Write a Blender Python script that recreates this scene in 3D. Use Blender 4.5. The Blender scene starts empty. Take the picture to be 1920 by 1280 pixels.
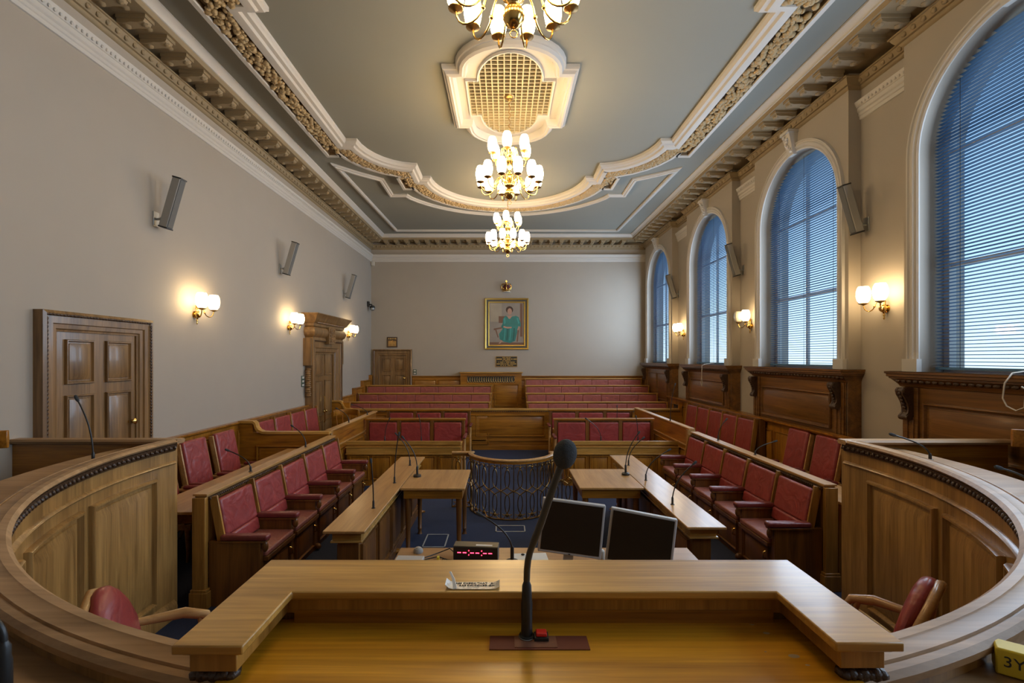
import bpy, math, random
from mathutils import Vector, Matrix, Euler
random.seed(7)
S = bpy.context.scene
COL = S.collection
PI = math.pi
D = math.radians

# ------------------------------------------------------------------ camera, world, exposure
EYE = 2.1
cam_d = bpy.data.cameras.new('camera')
cam_d.sensor_width = 36.0
cam_d.lens = 900.0 / 1920.0 * 36.0
cam_d.shift_x = (960 - 946) / 1920.0
cam_d.shift_y = (671 - 640) / 1920.0
cam_d.clip_start = 0.05
cam = bpy.data.objects.new('camera', cam_d)
COL.objects.link(cam)
cam.location = (0, 0, EYE)
cam.rotation_euler = (D(90), 0, 0)
S.camera = cam

S.view_settings.view_transform = 'Standard'
S.view_settings.look = 'None'
S.view_settings.gamma = 1.0
S.view_settings.use_curve_mapping = False
S.view_settings.exposure = 1.2

cy = S.cycles
cy.use_denoising = True
cy.max_bounces = 7
cy.diffuse_bounces = 4
cy.glossy_bounces = 3
cy.transmission_bounces = 3
cy.transparent_max_bounces = 8
cy.caustics_reflective = False
cy.caustics_refractive = False
cy.sample_clamp_indirect = 4.0
cy.blur_glossy = 0.5

SKY_STRENGTH = 0.90
DAY_POWER = 38.0        # watts per window
CHAND_EMIT = 12.5
SCONCE_EMIT = 11.0

w = bpy.data.worlds.new('sky')
S.world = w
w.use_nodes = True
nt = w.node_tree
nt.nodes.clear()
o = nt.nodes.new('ShaderNodeOutputWorld')
bg = nt.nodes.new('ShaderNodeBackground')
tc = nt.nodes.new('ShaderNodeTexCoord')
sp = nt.nodes.new('ShaderNodeSeparateXYZ')
rp = nt.nodes.new('ShaderNodeValToRGB')
nt.links.new(tc.outputs['Generated'], sp.inputs[0])
nt.links.new(sp.outputs[2], rp.inputs[0])
nt.links.new(rp.outputs[0], bg.inputs[0])
nt.links.new(bg.outputs[0], o.inputs[0])
e = rp.color_ramp.elements
e[0].position = 0.0; e[0].color = (0.50, 0.66, 0.80, 1)
e[1].position = 0.45; e[1].color = (0.11, 0.26, 0.47, 1)
m = rp.color_ramp.elements.new(0.16); m.color = (0.34, 0.55, 0.78, 1)
bg.inputs[1].default_value = SKY_STRENGTH

def area_light(name, loc, rot, sx, sy, power, col):
    l = bpy.data.lights.new(name, 'AREA')
    l.shape = 'RECTANGLE'; l.size = sx; l.size_y = sy
    l.energy = power; l.color = col
    ob = bpy.data.objects.new(name, l)
    ob.location = loc; ob.rotation_euler = rot
    COL.objects.link(ob)
    return ob

XL, XP, XB = -4.0, 4.32, 4.17       # left wall, pier plane, window bay plane
YB, YN = 14.4, -1.3                 # far wall, near wall
ZC = 5.70                           # ceiling
BAYS = [(11.94, 14.2), (8.80, 10.98), (5.82, 8.0), (2.83, 5.01), (-0.15, 2.03)]
for k, (a, b) in enumerate(BAYS):
    area_light('daylight', (4.275, (a + b) / 2, 3.35), (0, D(90), 0), 2.3, 1.30, DAY_POWER, (0.62, 0.79, 1.0))

# ------------------------------------------------------------------ materials
def new_mat(name):
    m = bpy.data.materials.new(name)
    m.use_nodes = True
    nt = m.node_tree
    b = nt.nodes['Principled BSDF']
    return m, nt, b

def N(nt, typ, **kw):
    n = nt.nodes.new(typ)
    for k, v in kw.items():
        if k.startswith('i_'):
            key = k[2:]
            key = int(key) if key.isdigit() else key
            n.inputs[key].default_value = v
        else:
            setattr(n, k, v)
    return n

def plain(name, col, rough=0.5, metal=0.0, bump=0.0, bscale=40.0, var=0.0, coat=0.0):
    m, nt, b = new_mat(name)
    b.inputs['Base Color'].default_value = (*col, 1)
    b.inputs['Roughness'].default_value = rough
    b.inputs['Metallic'].default_value = metal
    if coat: b.inputs['Coat Weight'].default_value = coat
    if bump or var:
        tc = N(nt, 'ShaderNodeTexCoord')
        nz = N(nt, 'ShaderNodeTexNoise', i_Scale=bscale, i_Detail=4.0)
        nt.links.new(tc.outputs['Object'], nz.inputs['Vector'])
        if bump:
            bp = N(nt, 'ShaderNodeBump', i_Strength=bump, i_Distance=0.01)
            nt.links.new(nz.outputs['Fac'], bp.inputs['Height'])
            nt.links.new(bp.outputs[0], b.inputs['Normal'])
        if var:
            n2 = N(nt, 'ShaderNodeTexNoise', i_Scale=bscale * 0.1, i_Detail=3.0)
            nt.links.new(tc.outputs['Object'], n2.inputs['Vector'])
            mx = N(nt, 'ShaderNodeMix', data_type='RGBA')
            mx.inputs[6].default_value = (*[c * (1 - var) for c in col], 1)
            mx.inputs[7].default_value = (*[min(1, c * (1 + var)) for c in col], 1)
            nt.links.new(n2.outputs['Fac'], mx.inputs[0])
            nt.links.new(mx.outputs[2], b.inputs['Base Color'])
    return m

def wood(name, dark, light, axis='z', rough=0.32, scale=1.0, coat=0.25):
    m, nt, b = new_mat(name)
    tc = N(nt, 'ShaderNodeTexCoord')
    mp = N(nt, 'ShaderNodeMapping')
    s = [9.0 * scale] * 3
    s['xyz'.index(axis)] = 0.7 * scale
    mp.inputs['Scale'].default_value = s
    nt.links.new(tc.outputs['Object'], mp.inputs['Vector'])
    n1 = N(nt, 'ShaderNodeTexNoise', i_Scale=1.0, i_Detail=6.0, i_Roughness=0.62, i_Distortion=0.9)
    nt.links.new(mp.outputs[0], n1.inputs['Vector'])
    mp2 = N(nt, 'ShaderNodeMapping')
    s2 = [90.0 * scale] * 3
    s2['xyz'.index(axis)] = 2.5 * scale
    mp2.inputs['Scale'].default_value = s2
    nt.links.new(tc.outputs['Object'], mp2.inputs['Vector'])
    n2 = N(nt, 'ShaderNodeTexNoise', i_Scale=1.0, i_Detail=3.0, i_Roughness=0.6)
    nt.links.new(mp2.outputs[0], n2.inputs['Vector'])
    mm = N(nt, 'ShaderNodeMath', operation='MULTIPLY_ADD')
    mm.inputs[1].default_value = 0.35
    nt.links.new(n2.outputs['Fac'], mm.inputs[0])
    ma = N(nt, 'ShaderNodeMath', operation='MULTIPLY')
    ma.inputs[1].default_value = 0.75
    nt.links.new(n1.outputs['Fac'], ma.inputs[0])
    nt.links.new(ma.outputs[0], mm.inputs[2])
    rp = N(nt, 'ShaderNodeValToRGB')
    el = rp.color_ramp.elements
    el[0].position = 0.36; el[0].color = (*dark, 1)
    el[1].position = 0.70; el[1].color = (*light, 1)
    nt.links.new(mm.outputs[0], rp.inputs[0])
    nt.links.new(rp.outputs[0], b.inputs['Base Color'])
    b.inputs['Roughness'].default_value = rough
    b.inputs['Coat Weight'].default_value = coat
    b.inputs['Coat Roughness'].default_value = 0.12
    bp = N(nt, 'ShaderNodeBump', i_Strength=0.08, i_Distance=0.004)
    nt.links.new(mm.outputs[0], bp.inputs['Height'])
    nt.links.new(bp.outputs[0], b.inputs['Normal'])
    return m

def leather(name, col, rough=0.36):
    m, nt, b = new_mat(name)
    tc = N(nt, 'ShaderNodeTexCoord')
    oi = N(nt, 'ShaderNodeObjectInfo')
    va = N(nt, 'ShaderNodeVectorMath', operation='ADD')
    nt.links.new(tc.outputs['Object'], va.inputs[0])
    nt.links.new(oi.outputs['Location'], va.inputs[1])
    n1 = N(nt, 'ShaderNodeTexNoise', i_Scale=5.5, i_Detail=2.0, i_Distortion=1.4)
    n2 = N(nt, 'ShaderNodeTexNoise', i_Scale=90.0, i_Detail=2.0)
    nt.links.new(va.outputs[0], n1.inputs['Vector'])
    nt.links.new(tc.outputs['Object'], n2.inputs['Vector'])
    mx = N(nt, 'ShaderNodeMix', data_type='RGBA')
    mx.inputs[6].default_value = (*[c * 0.72 for c in col], 1)
    mx.inputs[7].default_value = (*[min(1, c * 1.3) for c in col], 1)
    nt.links.new(n1.outputs['Fac'], mx.inputs[0])
    nt.links.new(mx.outputs[2], b.inputs['Base Color'])
    b1 = N(nt, 'ShaderNodeBump', i_Strength=0.4, i_Distance=0.03)
    nt.links.new(n1.outputs['Fac'], b1.inputs['Height'])
    b2 = N(nt, 'ShaderNodeBump', i_Strength=0.12, i_Distance=0.002)
    nt.links.new(n2.outputs['Fac'], b2.inputs['Height'])
    nt.links.new(b1.outputs[0], b2.inputs['Normal'])
    nt.links.new(b2.outputs[0], b.inputs['Normal'])
    b.inputs['Roughness'].default_value = rough
    return m

def emit(name, col, strength):
    m, nt, b = new_mat(name)
    b.inputs['Base Color'].default_value = (*[min(1, c) for c in col], 1)
    b.inputs['Emission Color'].default_value = (*col, 1)
    b.inputs['Emission Strength'].default_value = strength
    return m

WD, WL = (0.12, 0.038, 0.003), (0.43, 0.175, 0.016)
M = {
 'wx': wood('walnut_x', WD, WL, 'x'), 'wy': wood('walnut_y', WD, WL, 'y'), 'wz': wood('walnut_z', WD, WL, 'z'),
 'dx': wood('desk_walnut', (0.23, 0.102, 0.012), (0.62, 0.34, 0.080), 'x', 0.34),
 'dy': wood('table_walnut', (0.30, 0.145, 0.040), (0.50, 0.27, 0.090), 'y', 0.32, 1.0, 0.08),
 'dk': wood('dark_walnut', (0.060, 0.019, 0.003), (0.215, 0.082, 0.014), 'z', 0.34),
 'bronze': plain('bronze', (0.30, 0.175, 0.055), 0.34, 1.0, bump=0.2, bscale=60),
 'armpad': leather('dark_red_leather', (0.165, 0.030, 0.026), 0.34),
 'gx': wood('golden_desk_wood', (0.30, 0.112, 0.002), (0.74, 0.35, 0.018), 'x', 0.36, 1.0, 0.1),
 'cz': wood('carcass_wood', (0.15, 0.062, 0.008), (0.44, 0.215, 0.045), 'z'),
 'rz': wood('pale_walnut', (0.14, 0.066, 0.016), (0.41, 0.225, 0.068), 'z', 0.38),
 'rim': wood('cap_walnut', (0.22, 0.122, 0.050), (0.44, 0.27, 0.135), 'x', 0.44, 0.6, 0.0),
 'oak': wood('honey_oak', (0.30, 0.14, 0.04), (0.50, 0.28, 0.10), 'y', 0.35),
 'dwz': wood('door_walnut', (0.085, 0.042, 0.013), (0.29, 0.158, 0.056), 'z', 0.36),
 'sill': wood('sill_walnut', (0.060, 0.023, 0.004), (0.23, 0.100, 0.020), 'y', 0.34),
 'carve': plain('carved_wood', (0.055, 0.026, 0.011), 0.4, bump=0.6, bscale=60),
 'leather': leather('red_leather', (0.265, 0.040, 0.036)),
 'leather2': leather('brown_red_leather', (0.26, 0.085, 0.060), 0.45),
 'gleather': leather('gallery_leather', (0.30, 0.078, 0.060), 0.5),
 'wall': plain('wall_paint', (0.36, 0.315, 0.262), 0.75, bump=0.02, bscale=30, var=0.03),
 'white': plain('white_plaster', (0.52, 0.49, 0.45), 0.6),
 'tan': plain('tan_plaster', (0.27, 0.20, 0.11), 0.65, bump=0.05, bscale=50),
 'gold_tan': plain('garland_plaster', (0.42, 0.30, 0.15), 0.6, bump=0.5, bscale=45, var=0.2),
 'ceil': plain('ceiling_paint', (0.235, 0.232, 0.198), 0.8, bump=0.01, bscale=20, var=0.02),
 'carpet': plain('navy_carpet', (0.016, 0.024, 0.060), 0.95, bump=0.5, bscale=300, var=0.15),
 'brass': plain('brass', (0.72, 0.46, 0.14), 0.18, 1.0),
 'oldbrass': plain('old_brass', (0.42, 0.27, 0.10), 0.38, 1.0, bump=0.2, bscale=60),
 'black': plain('black_plastic', (0.014, 0.013, 0.012), 0.42),
 'foam': plain('grey_foam', (0.055, 0.06, 0.065), 0.95, bump=0.8, bscale=500),
 'steel': plain('steel', (0.38, 0.38, 0.37), 0.5, 1.0),
 'spk': plain('speaker_grey', (0.30, 0.285, 0.26), 0.5),
 'bezel': plain('silver_bezel', (0.42, 0.40, 0.375), 0.4),
 'screen': plain('dark_screen', (0.012, 0.010, 0.008), 0.3),
 'paper': plain('paper', (0.70, 0.68, 0.62), 0.7),
 'foil': plain('label_tape', (0.62, 0.60, 0.55), 0.3, 0.2, bump=0.5, bscale=80),
 'ink': plain('ink', (0.03, 0.03, 0.03), 0.6),
 'red': plain('red_button', (0.65, 0.02, 0.015), 0.3),
 'darkred': plain('red_plate', (0.16, 0.045, 0.028), 0.35),
 'yellow': plain('yellow_card', (0.62, 0.48, 0.03), 0.55),
 'led': emit('led_red', (1.0, 0.02, 0.05), 6.0),
 'shade_c': emit('opal_glass_chandelier', (1.0, 0.74, 0.40), CHAND_EMIT),
 'shade_s': emit('opal_glass_sconce', (1.0, 0.74, 0.40), SCONCE_EMIT),
 'shade_off': plain('opal_glass_unlit', (0.62, 0.58, 0.48), 0.2),
 'outlet': plain('outlet_trim', (0.42, 0.40, 0.36), 0.5),
 'slat': plain('blind_slat', (0.11, 0.25, 0.46), 0.45),
 'grille': plain('dark_grille', (0.02, 0.017, 0.014), 0.5),
 'teal': plain('painted_teal', (0.012, 0.165, 0.145), 0.5, var=0.5, bscale=40),
 'teal_light': plain('painted_teal_light', (0.03, 0.27, 0.25), 0.5),
 'teal_dark': plain('painted_teal_dark', (0.006, 0.085, 0.075), 0.5),
 'skin': plain('painted_skin', (0.42, 0.24, 0.17), 0.6),
 'hair': plain('painted_hair', (0.05, 0.022, 0.012), 0.6),
 'canvas': plain('painted_ground', (0.27, 0.23, 0.19), 0.7, var=0.25, bscale=30),
 'canvas2': plain('painted_panel', (0.36, 0.30, 0.22), 0.7, var=0.2, bscale=30),
 'canvas3': plain('painted_brown', (0.17, 0.085, 0.05), 0.7),
 'frame_dark': plain('frame_dark', (0.045, 0.045, 0.04), 0.4),
 'green': plain('green_switch', (0.05, 0.085, 0.06), 0.4),
 'cord': plain('cord', (0.55, 0.50, 0.42), 0.7),
 'cream_dev': plain('cream_plastic', (0.55, 0.52, 0.46), 0.5),
}
def make_glass():
    m = bpy.data.materials.new('window_glass'); m.use_nodes = True
    nt = m.node_tree; nt.nodes.clear()
    o = N(nt, 'ShaderNodeOutputMaterial'); mx = N(nt, 'ShaderNodeMixShader', i_0=0.07)
    t = N(nt, 'ShaderNodeBsdfTransparent'); g = N(nt, 'ShaderNodeBsdfGlossy', i_Roughness=0.03)
    t.inputs[0].default_value = (0.93, 0.97, 1, 1)
    nt.links.new(t.outputs[0], mx.inputs[1]); nt.links.new(g.outputs[0], mx.inputs[2])
    nt.links.new(mx.outputs[0], o.inputs[0])
    return m
M['glass'] = make_glass()
M['rim'].node_tree.nodes['Principled BSDF'].inputs['Specular IOR Level'].default_value = 0.28
# blind slats let some daylight through
_nt = M['slat'].node_tree
_b = _nt.nodes['Principled BSDF']
_o = _nt.nodes['Material Output']
_tr = N(_nt, 'ShaderNodeBsdfTranslucent'); _tr.inputs[0].default_value = (0.10, 0.20, 0.34, 1)
_mx = N(_nt, 'ShaderNodeMixShader', i_0=0.18)
_nt.links.new(_b.outputs[0], _mx.inputs[1]); _nt.links.new(_tr.outputs[0], _mx.inputs[2])
_nt.links.new(_mx.outputs[0], _o.inputs[0])

# ------------------------------------------------------------------ mesh builder
ORIG = {}
class MB:
    def __init__(s): s.v = []; s.f = []
    def add(s, vs, fs):
        n = len(s.v)
        s.v += [tuple(p) for p in vs]
        s.f += [tuple(i + n for i in f) for f in fs]
        return s
    def box(s, x0, x1, y0, y1, z0, z1, T=None):
        if x0 > x1: x0, x1 = x1, x0
        if y0 > y1: y0, y1 = y1, y0
        if z0 > z1: z0, z1 = z1, z0
        vs = [Vector(p) for p in ((x0,y0,z0),(x1,y0,z0),(x1,y1,z0),(x0,y1,z0),(x0,y0,z1),(x1,y0,z1),(x1,y1,z1),(x0,y1,z1))]
        if T is not None: vs = [T @ p for p in vs]
        return s.add(vs, [(3,2,1,0),(4,5,6,7),(0,1,5,4),(1,2,6,5),(2,3,7,6),(3,0,4,7)])
    def obox(s, c, size, rot=(0,0,0)):
        T = Matrix.Translation(Vector(c)) @ Euler(rot).to_matrix().to_4x4()
        a, b, d = [q / 2 for q in size]
        return s.box(-a, a, -b, b, -d, d, T)
    def loops(s, L, closed=True, cap0=False, cap1=False):
        n = len(L[0]); base = len(s.v)
        for l in L: s.v += [tuple(p) for p in l]
        for i in range(len(L) - 1):
            for j in range(n if closed else n - 1):
                a = base + i * n + j; b = base + i * n + (j + 1) % n
                s.f.append((a, b, b + n, a + n))
        if cap0: s.f.append(tuple(base + j for j in reversed(range(n))))
        if cap1: s.f.append(tuple(base + (len(L) - 1) * n + j for j in range(n)))
        return s
    def tube(s, pts, r, n=8, flat=1.0):
        pts = [Vector(p) for p in pts]
        m = len(pts)
        rs = r if isinstance(r, (list, tuple)) else [r] * m
        up = None; L = []
        for i, p in enumerate(pts):
            t = (pts[min(i + 1, m - 1)] - pts[max(i - 1, 0)]).normalized()
            if up is None:
                up = Vector((0, 0, 1)) if abs(t.z) < 0.9 else Vector((1, 0, 0))
            u = up - t * up.dot(t)
            if u.length < 1e-5: u = t.orthogonal()
            u.normalize(); w = t.cross(u); up = u
            L.append([p + (u * math.cos(2*PI*k/n) * flat + w * math.sin(2*PI*k/n)) * rs[i] for k in range(n)])
        return s.loops(L, True, True, True)
    def lathe(s, prof, c=(0,0,0), n=16, T=None):
        L = []
        for (r, z) in prof:
            r = max(r, 1e-4)
            l = [Vector((c[0] + r*math.cos(2*PI*k/n), c[1] + r*math.sin(2*PI*k/n), c[2] + z)) for k in range(n)]
            if T is not None: l = [T @ p for p in l]
            L.append(l)
        return s.loops(L, True, True, True)
    def sph(s, c, r, nu=8, nv=5, T=None):
        if not isinstance(r, (tuple, list)): r = (r, r, r)
        L = []
        for j in range(nv + 1):
            a = PI * j / nv
            rr = max(math.sin(a), 1e-3)
            l = [Vector((r[0]*rr*math.cos(2*PI*k/nu), r[1]*rr*math.sin(2*PI*k/nu), -r[2]*math.cos(a))) for k in range(nu)]
            if T is not None: l = [T @ p for p in l]
            L.append([p + Vector(c) for p in l])
        return s.loops(L, True)
    def sweep(s, path, prof, fmap=None, closed=False, cprof=False, caps=True):
        fmap = fmap or (lambda a, b, d: (a, b, d))
        P = [Vector(p[:2]) for p in path]; m = len(P); L = []
        for i in range(m):
            if closed: d0 = P[i] - P[i-1]; d1 = P[(i+1) % m] - P[i]
            else:
                d0 = P[i] - P[i-1] if i else P[1] - P[0]
                d1 = P[i+1] - P[i] if i < m-1 else P[-1] - P[-2]
            n0 = Vector((-d0.y, d0.x)).normalized(); n1 = Vector((-d1.y, d1.x)).normalized()
            b = n0 + n1
            if b.length < 1e-6: b = n0.copy()
            b = b / max(b.dot(n0), 0.25) if b.length else n0
            L.append([fmap(P[i].x + b.x*o, P[i].y + b.y*o, d) for (o, d) in prof])
        if closed: L.append(L[0])
        return s.loops(L, cprof, caps and cprof and not closed, caps and cprof and not closed)
    def panel(s, fm, u0, u1, v0, v1, lp, nu=1):
        L = []
        for (ins, d) in lp:
            a, b, c, e = u0 + ins, u1 - ins, v0 + ins, v1 - ins
            l = [fm(a + (b-a)*k/nu, c, d) for k in range(nu+1)] + [fm(b + (a-b)*k/nu, e, d) for k in range(nu+1)]
            L.append(l)
        base = len(s.v); s.loops(L)
        n = 2*(nu+1); q = base + (len(L)-1)*n
        for k in range(nu): s.f.append((q+k, q+k+1, q+n-2-k, q+n-1-k))
        return s
    def build(s, name, mat, parent=None, ang=35, bevel=0.0, loc=None, seg=2):
        if parent is not None: off = ORIG.get(parent.name, Vector((0,0,0)))
        elif loc is not None: off = Vector(loc)
        else:
            xs = [p[0] for p in s.v]; ys = [p[1] for p in s.v]; zs = [p[2] for p in s.v]
            off = Vector(((min(xs)+max(xs))/2, (min(ys)+max(ys))/2, min(zs)))
        me = bpy.data.meshes.new(name)
        me.from_pydata([(p[0]-off.x, p[1]-off.y, p[2]-off.z) for p in s.v], [], s.f)
        me.validate()
        import bmesh
        bm = bmesh.new(); bm.from_mesh(me)
        bmesh.ops.recalc_face_normals(bm, faces=bm.faces)
        bm.to_mesh(me); bm.free()
        me.materials.append(M[mat] if isinstance(mat, str) else mat)
        if ang:
            me.polygons.foreach_set('use_smooth', [True]*len(me.polygons))
            me.set_sharp_from_angle(angle=D(ang))
        ob = bpy.data.objects.new(name, me)
        COL.objects.link(ob)
        if parent is not None:
            ob.parent = parent
            ORIG[ob.name] = off.copy()
        else:
            ob.location = off; ORIG[ob.name] = off.copy()
        if bevel:
            bv = ob.modifiers.new('bevel', 'BEVEL'); bv.width = bevel; bv.segments = seg; bv.limit_method = 'ANGLE'
        return ob

def thing(name, label, cat, loc=(0,0,0), rz=0.0, group=None):
    o = bpy.data.objects.new(name, None)
    o.empty_display_size = 0.1
    COL.objects.link(o)
    o.location = loc; o.rotation_euler = (0, 0, rz)
    o['label'] = label; o['category'] = cat
    if group: o['group'] = group
    ORIG[o.name] = Vector(loc) if rz == 0 else Vector((0,0,0))
    return o
def tag(o, label, cat, group=None, kind=None):
    o['label'] = label; o['category'] = cat
    if group: o['group'] = group
    if kind: o['kind'] = kind
    return o
def struct(ob, label=None):
    ob['kind'] = 'structure'
    if label: ob['label'] = label
    return ob
def sroot(name, label):
    o = bpy.data.objects.new(name, None); COL.objects.link(o)
    o['kind'] = 'structure'; o['label'] = label
    ORIG[o.name] = Vector((0,0,0))
    return o
KIDS = {}
def children(o): return [c for c in o.children]
def dup(o, loc=None, rz=None, label=None, parent=None):
    c = o.copy(); COL.objects.link(c)
    c.parent = parent
    if loc is not None: c.location = loc
    if rz is not None: c.rotation_euler = (0, 0, rz)
    if label: c['label'] = label
    for ch in children(o): dup(ch, parent=c)
    return c
def place(proto, first, loc, rz, label):
    """first use moves the prototype itself, later uses copy it"""
    if first[0]:
        first[0] = False
        proto.location = loc; proto.rotation_euler = (0,0,rz); proto['label'] = label
        return proto
    return dup(proto, loc, rz, label)

def arc(cx, cy, rx, ry, a0, a1, n):
    return [(cx + rx*math.cos(D(a0 + (a1-a0)*i/n)), cy + ry*math.sin(D(a0 + (a1-a0)*i/n))) for i in range(n+1)]

RAISED = [(0,0),(0,0.014),(0.006,0.022),(0.016,0.022),(0.026,0.002),(0.042,0.002),(0.046,0.008),(0.092,0.020)]
def raised(k=1.0, d=1.0): return [(a*k, b*d) for a, b in RAISED]

# ------------------------------------------------------------------ room shell
fl = MB().box(XL-0.3, XP+0.5, YN-0.2, YB+0.2, -0.1, 0.0).build('floor', 'carpet'); struct(fl, 'navy blue carpeted floor')
ce = MB().box(XL-0.3, XP+0.5, YN-0.2, YB+0.2, ZC, ZC+0.1).build('ceiling', 'ceil'); struct(ce, 'grey green painted ceiling')
struct(MB().box(XL-0.2, XL, YN-0.2, YB+0.2, 0, ZC).build('wall_left', 'wall'), 'cream painted left wall')
struct(MB().box(XL, XP+0.3, YB, YB+0.2, 0, ZC).build('wall_back', 'wall'), 'cream painted far wall')
struct(MB().box(XL, XP+0.3, YN-0.2, YN, 0, ZC).build('wall_front', 'wall'), 'near wall behind the camera')
# right wall: piers and arched bays
XO = 4.62
OPZ0, SPR, RAD = 1.96, 4.14, 0.90
wr = MB()
prev = YN
for (a, b) in sorted(BAYS):
    wr.box(XP, XO, prev, a, 0, ZC); prev = b
wr.box(XP, XO, prev, YB, 0, ZC)
for (a, b) in BAYS:
    c = (a+b)/2
    wr.box(XB, XO, a, c-RAD, OPZ0, SPR); wr.box(XB, XO, c+RAD, b, OPZ0, SPR)
    wr.box(XB, XO, a, b, 0, OPZ0)
    n = 32
    pts = [(c - RAD*math.cos(PI*i/n), SPR + RAD*math.sin(PI*i/n)) for i in range(n+1)]
    tops = [(a + (b-a)*i/n, ZC) for i in range(n+1)]
    tops[0] = (a, ZC)
    for X in (XB, XO):
        L = [[(X, p[0], p[1]) for p in pts], [(X, t[0], t[1]) for t in tops]]
        wr.loops(L, closed=False)
        wr.add([(X, a, SPR), (X, c-RAD, SPR), (X, a, ZC)], [(0,1,2)])
        wr.add([(X, b, SPR), (X, c+RAD, SPR), (X, b, ZC)], [(0,1,2)])
    wr.loops([[(XB, p[0], p[1]) for p in pts], [(XO, p[0], p[1]) for p in pts]], closed=False)
    for yy in (a, b): wr.add([(XB,yy,SPR),(XO,yy,SPR),(XO,yy,ZC),(XB,yy,ZC)], [(0,1,2,3)])
struct(wr.build('wall_right', 'wall', ang=30), 'right wall with projecting arched window bays')

# windows: glazing, bars, blinds
SPRW = SPR
def blind(c, label, first_cord=None):
    t = thing('venetian_blind', label, 'blind', (4.31, c, 1.99), group='venetian blinds in the arched windows')
    mb = MB(); z = 2.03; tilt = D(-11)
    hw, hx = 0.0195, 0
    while z < SPR + RAD - 0.03:
        w_ = 0.896 if z < SPR else math.sqrt(max(0, 0.896**2 - (z-SPR)**2))
        if w_ > 0.06:
            dx, dz = hw*math.cos(tilt), hw*math.sin(tilt)
            x = 4.33
            mb.add([(x-dx, c-w_, z-dz), (x-dx, c+w_, z-dz), (x, c+w_, z+0.003), (x, c-w_, z+0.003), (x+dx, c+w_, z+dz), (x+dx, c-w_, z+dz)],
                   [(0,1,2,3), (3,2,4,5)])
        z += 0.0335
    mb.build('slats', 'slat', t, ang=60)
    r = MB().box(4.31, 4.35, c-0.885, c+0.885, 1.985, 2.01); r.build('bottom_rail', 'slat', t, bevel=0.003)
    for dy in (-0.62, 0.0, 0.62):
        zt = SPR + math.sqrt(max(0, 0.87**2 - dy**2))
        MB().tube([(4.309, c+dy, 2.0), (4.309, c+dy, zt)], 0.0022, 5).build('ladder_cord', 'frame_dark', t)
    return t
BL = ['pale slatted blind in the arched window nearest the far wall', 'pale slatted blind in the second arched window from the far wall',
      'pale slatted blind in the arched window behind the grey speaker, second nearest', 'pale slatted blind in the largest arched window, cut off by the frame',
      'pale slatted blind in the arched window beside the camera']
for k, (a, b) in enumerate(BAYS):
    c = (a+b)/2
    root = sroot('window_%d' % (k+1), 'arched sash window with white frame')
    fr = MB()
    path = [(c-RAD+0.0, OPZ0), (c-RAD+0.0, SPR)] + arc(c, SPR, RAD, RAD, 180, 0, 24)[1:] + [(c+RAD, OPZ0)]
    fm = lambda y, z, d: (4.46 - d, y, z)
    fr.sweep(path, [(0, 0), (0, 0.05), (-0.06, 0.05), (-0.06, -0.02), (0, -0.02)], fm)
    for zz in (OPZ0+0.02, 3.02, SPR): fr.box(4.42, 4.47, c-RAD+0.03, c+RAD-0.03, zz-0.02, zz+0.02)
    for dy in (0.12,): fr.box(4.425, 4.465, c+dy-0.015, c+dy+0.015, OPZ0, SPR+0.8)
    fr.build('window_frame', 'white', root)
    g = MB()
    pts = [(4.445, p[0], p[1]) for p in [(c-RAD, OPZ0)] + arc(c, SPR, RAD, RAD, 180, 0, 24) + [(c+RAD, OPZ0)]]
    g.add(pts, [tuple(range(len(pts)))]); g.build('window_pane', 'glass', root, ang=0)
    # architrave round the opening
    am = MB()
    path2 = [(c-RAD, 1.97), (c-RAD, SPR)] + arc(c, SPR, RAD, RAD, 180, 0, 28)[1:] + [(c+RAD, 1.97)]
    am.sweep(path2, [(0,0),(0,0.012),(0.02,0.02),(0.03,0.012),(0.055,0.03),(0.075,0.03),(0.085,0.018),(0.10,0.022),(0.11,0.035),(0.125,0.035),(0.13,0)],
             lambda y, z, d: (XB - d, y, z))
    for sgn in (-1, 1): am.box(XB-0.05, XB, c+sgn*(RAD-0.02), c+sgn*(RAD+0.16), 1.96, 2.09)
    am.build('window_architrave', 'white', root)
    ks = MB()
    zt = SPR + RAD
    ks.add([(XB-0.05, c-0.06, zt-0.03), (XB-0.05, c+0.06, zt-0.03), (XB-0.13, c+0.09, zt+0.27), (XB-0.13, c-0.09, zt+0.27),
            (XB, c-0.06, zt-0.03), (XB, c+0.06, zt-0.03), (XB, c+0.09, zt+0.27), (XB, c-0.09, zt+0.27)],
           [(0,1,2,3),(4,7,6,5),(0,4,5,1),(3,2,6,7),(0,3,7,4),(1,5,6,2)])
    ks.box(XB-0.15, XB, c-0.105, c+0.105, zt+0.27, zt+0.31)
    for j in range(7):
        ks.sph((XB-0.06-0.011*j, c+random.uniform(-.035,.035), zt+0.03+0.034*j), (0.03, 0.035, 0.025), 6, 4)
    ks.build('keystone', 'white', root)
    if k < 4: blind(c, BL[k])

# ------------------------------------------------------------------ cornice and wall rails
peri = [(XL, YN), (XL, YB), (XB, YB), (XB, YN)]        # travelling so the room is on the right: use negative offsets
def room_sweep(mb, prof, path=peri): return mb.sweep(path, [(-o, z) for o, z in prof])
t1 = MB()
room_sweep(t1, [(-0.2, 5.55), (0.43, 5.55), (0.43, 5.56), (0.44, 5.585), (0.445, 5.60), (0.43, 5.60)])
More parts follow.
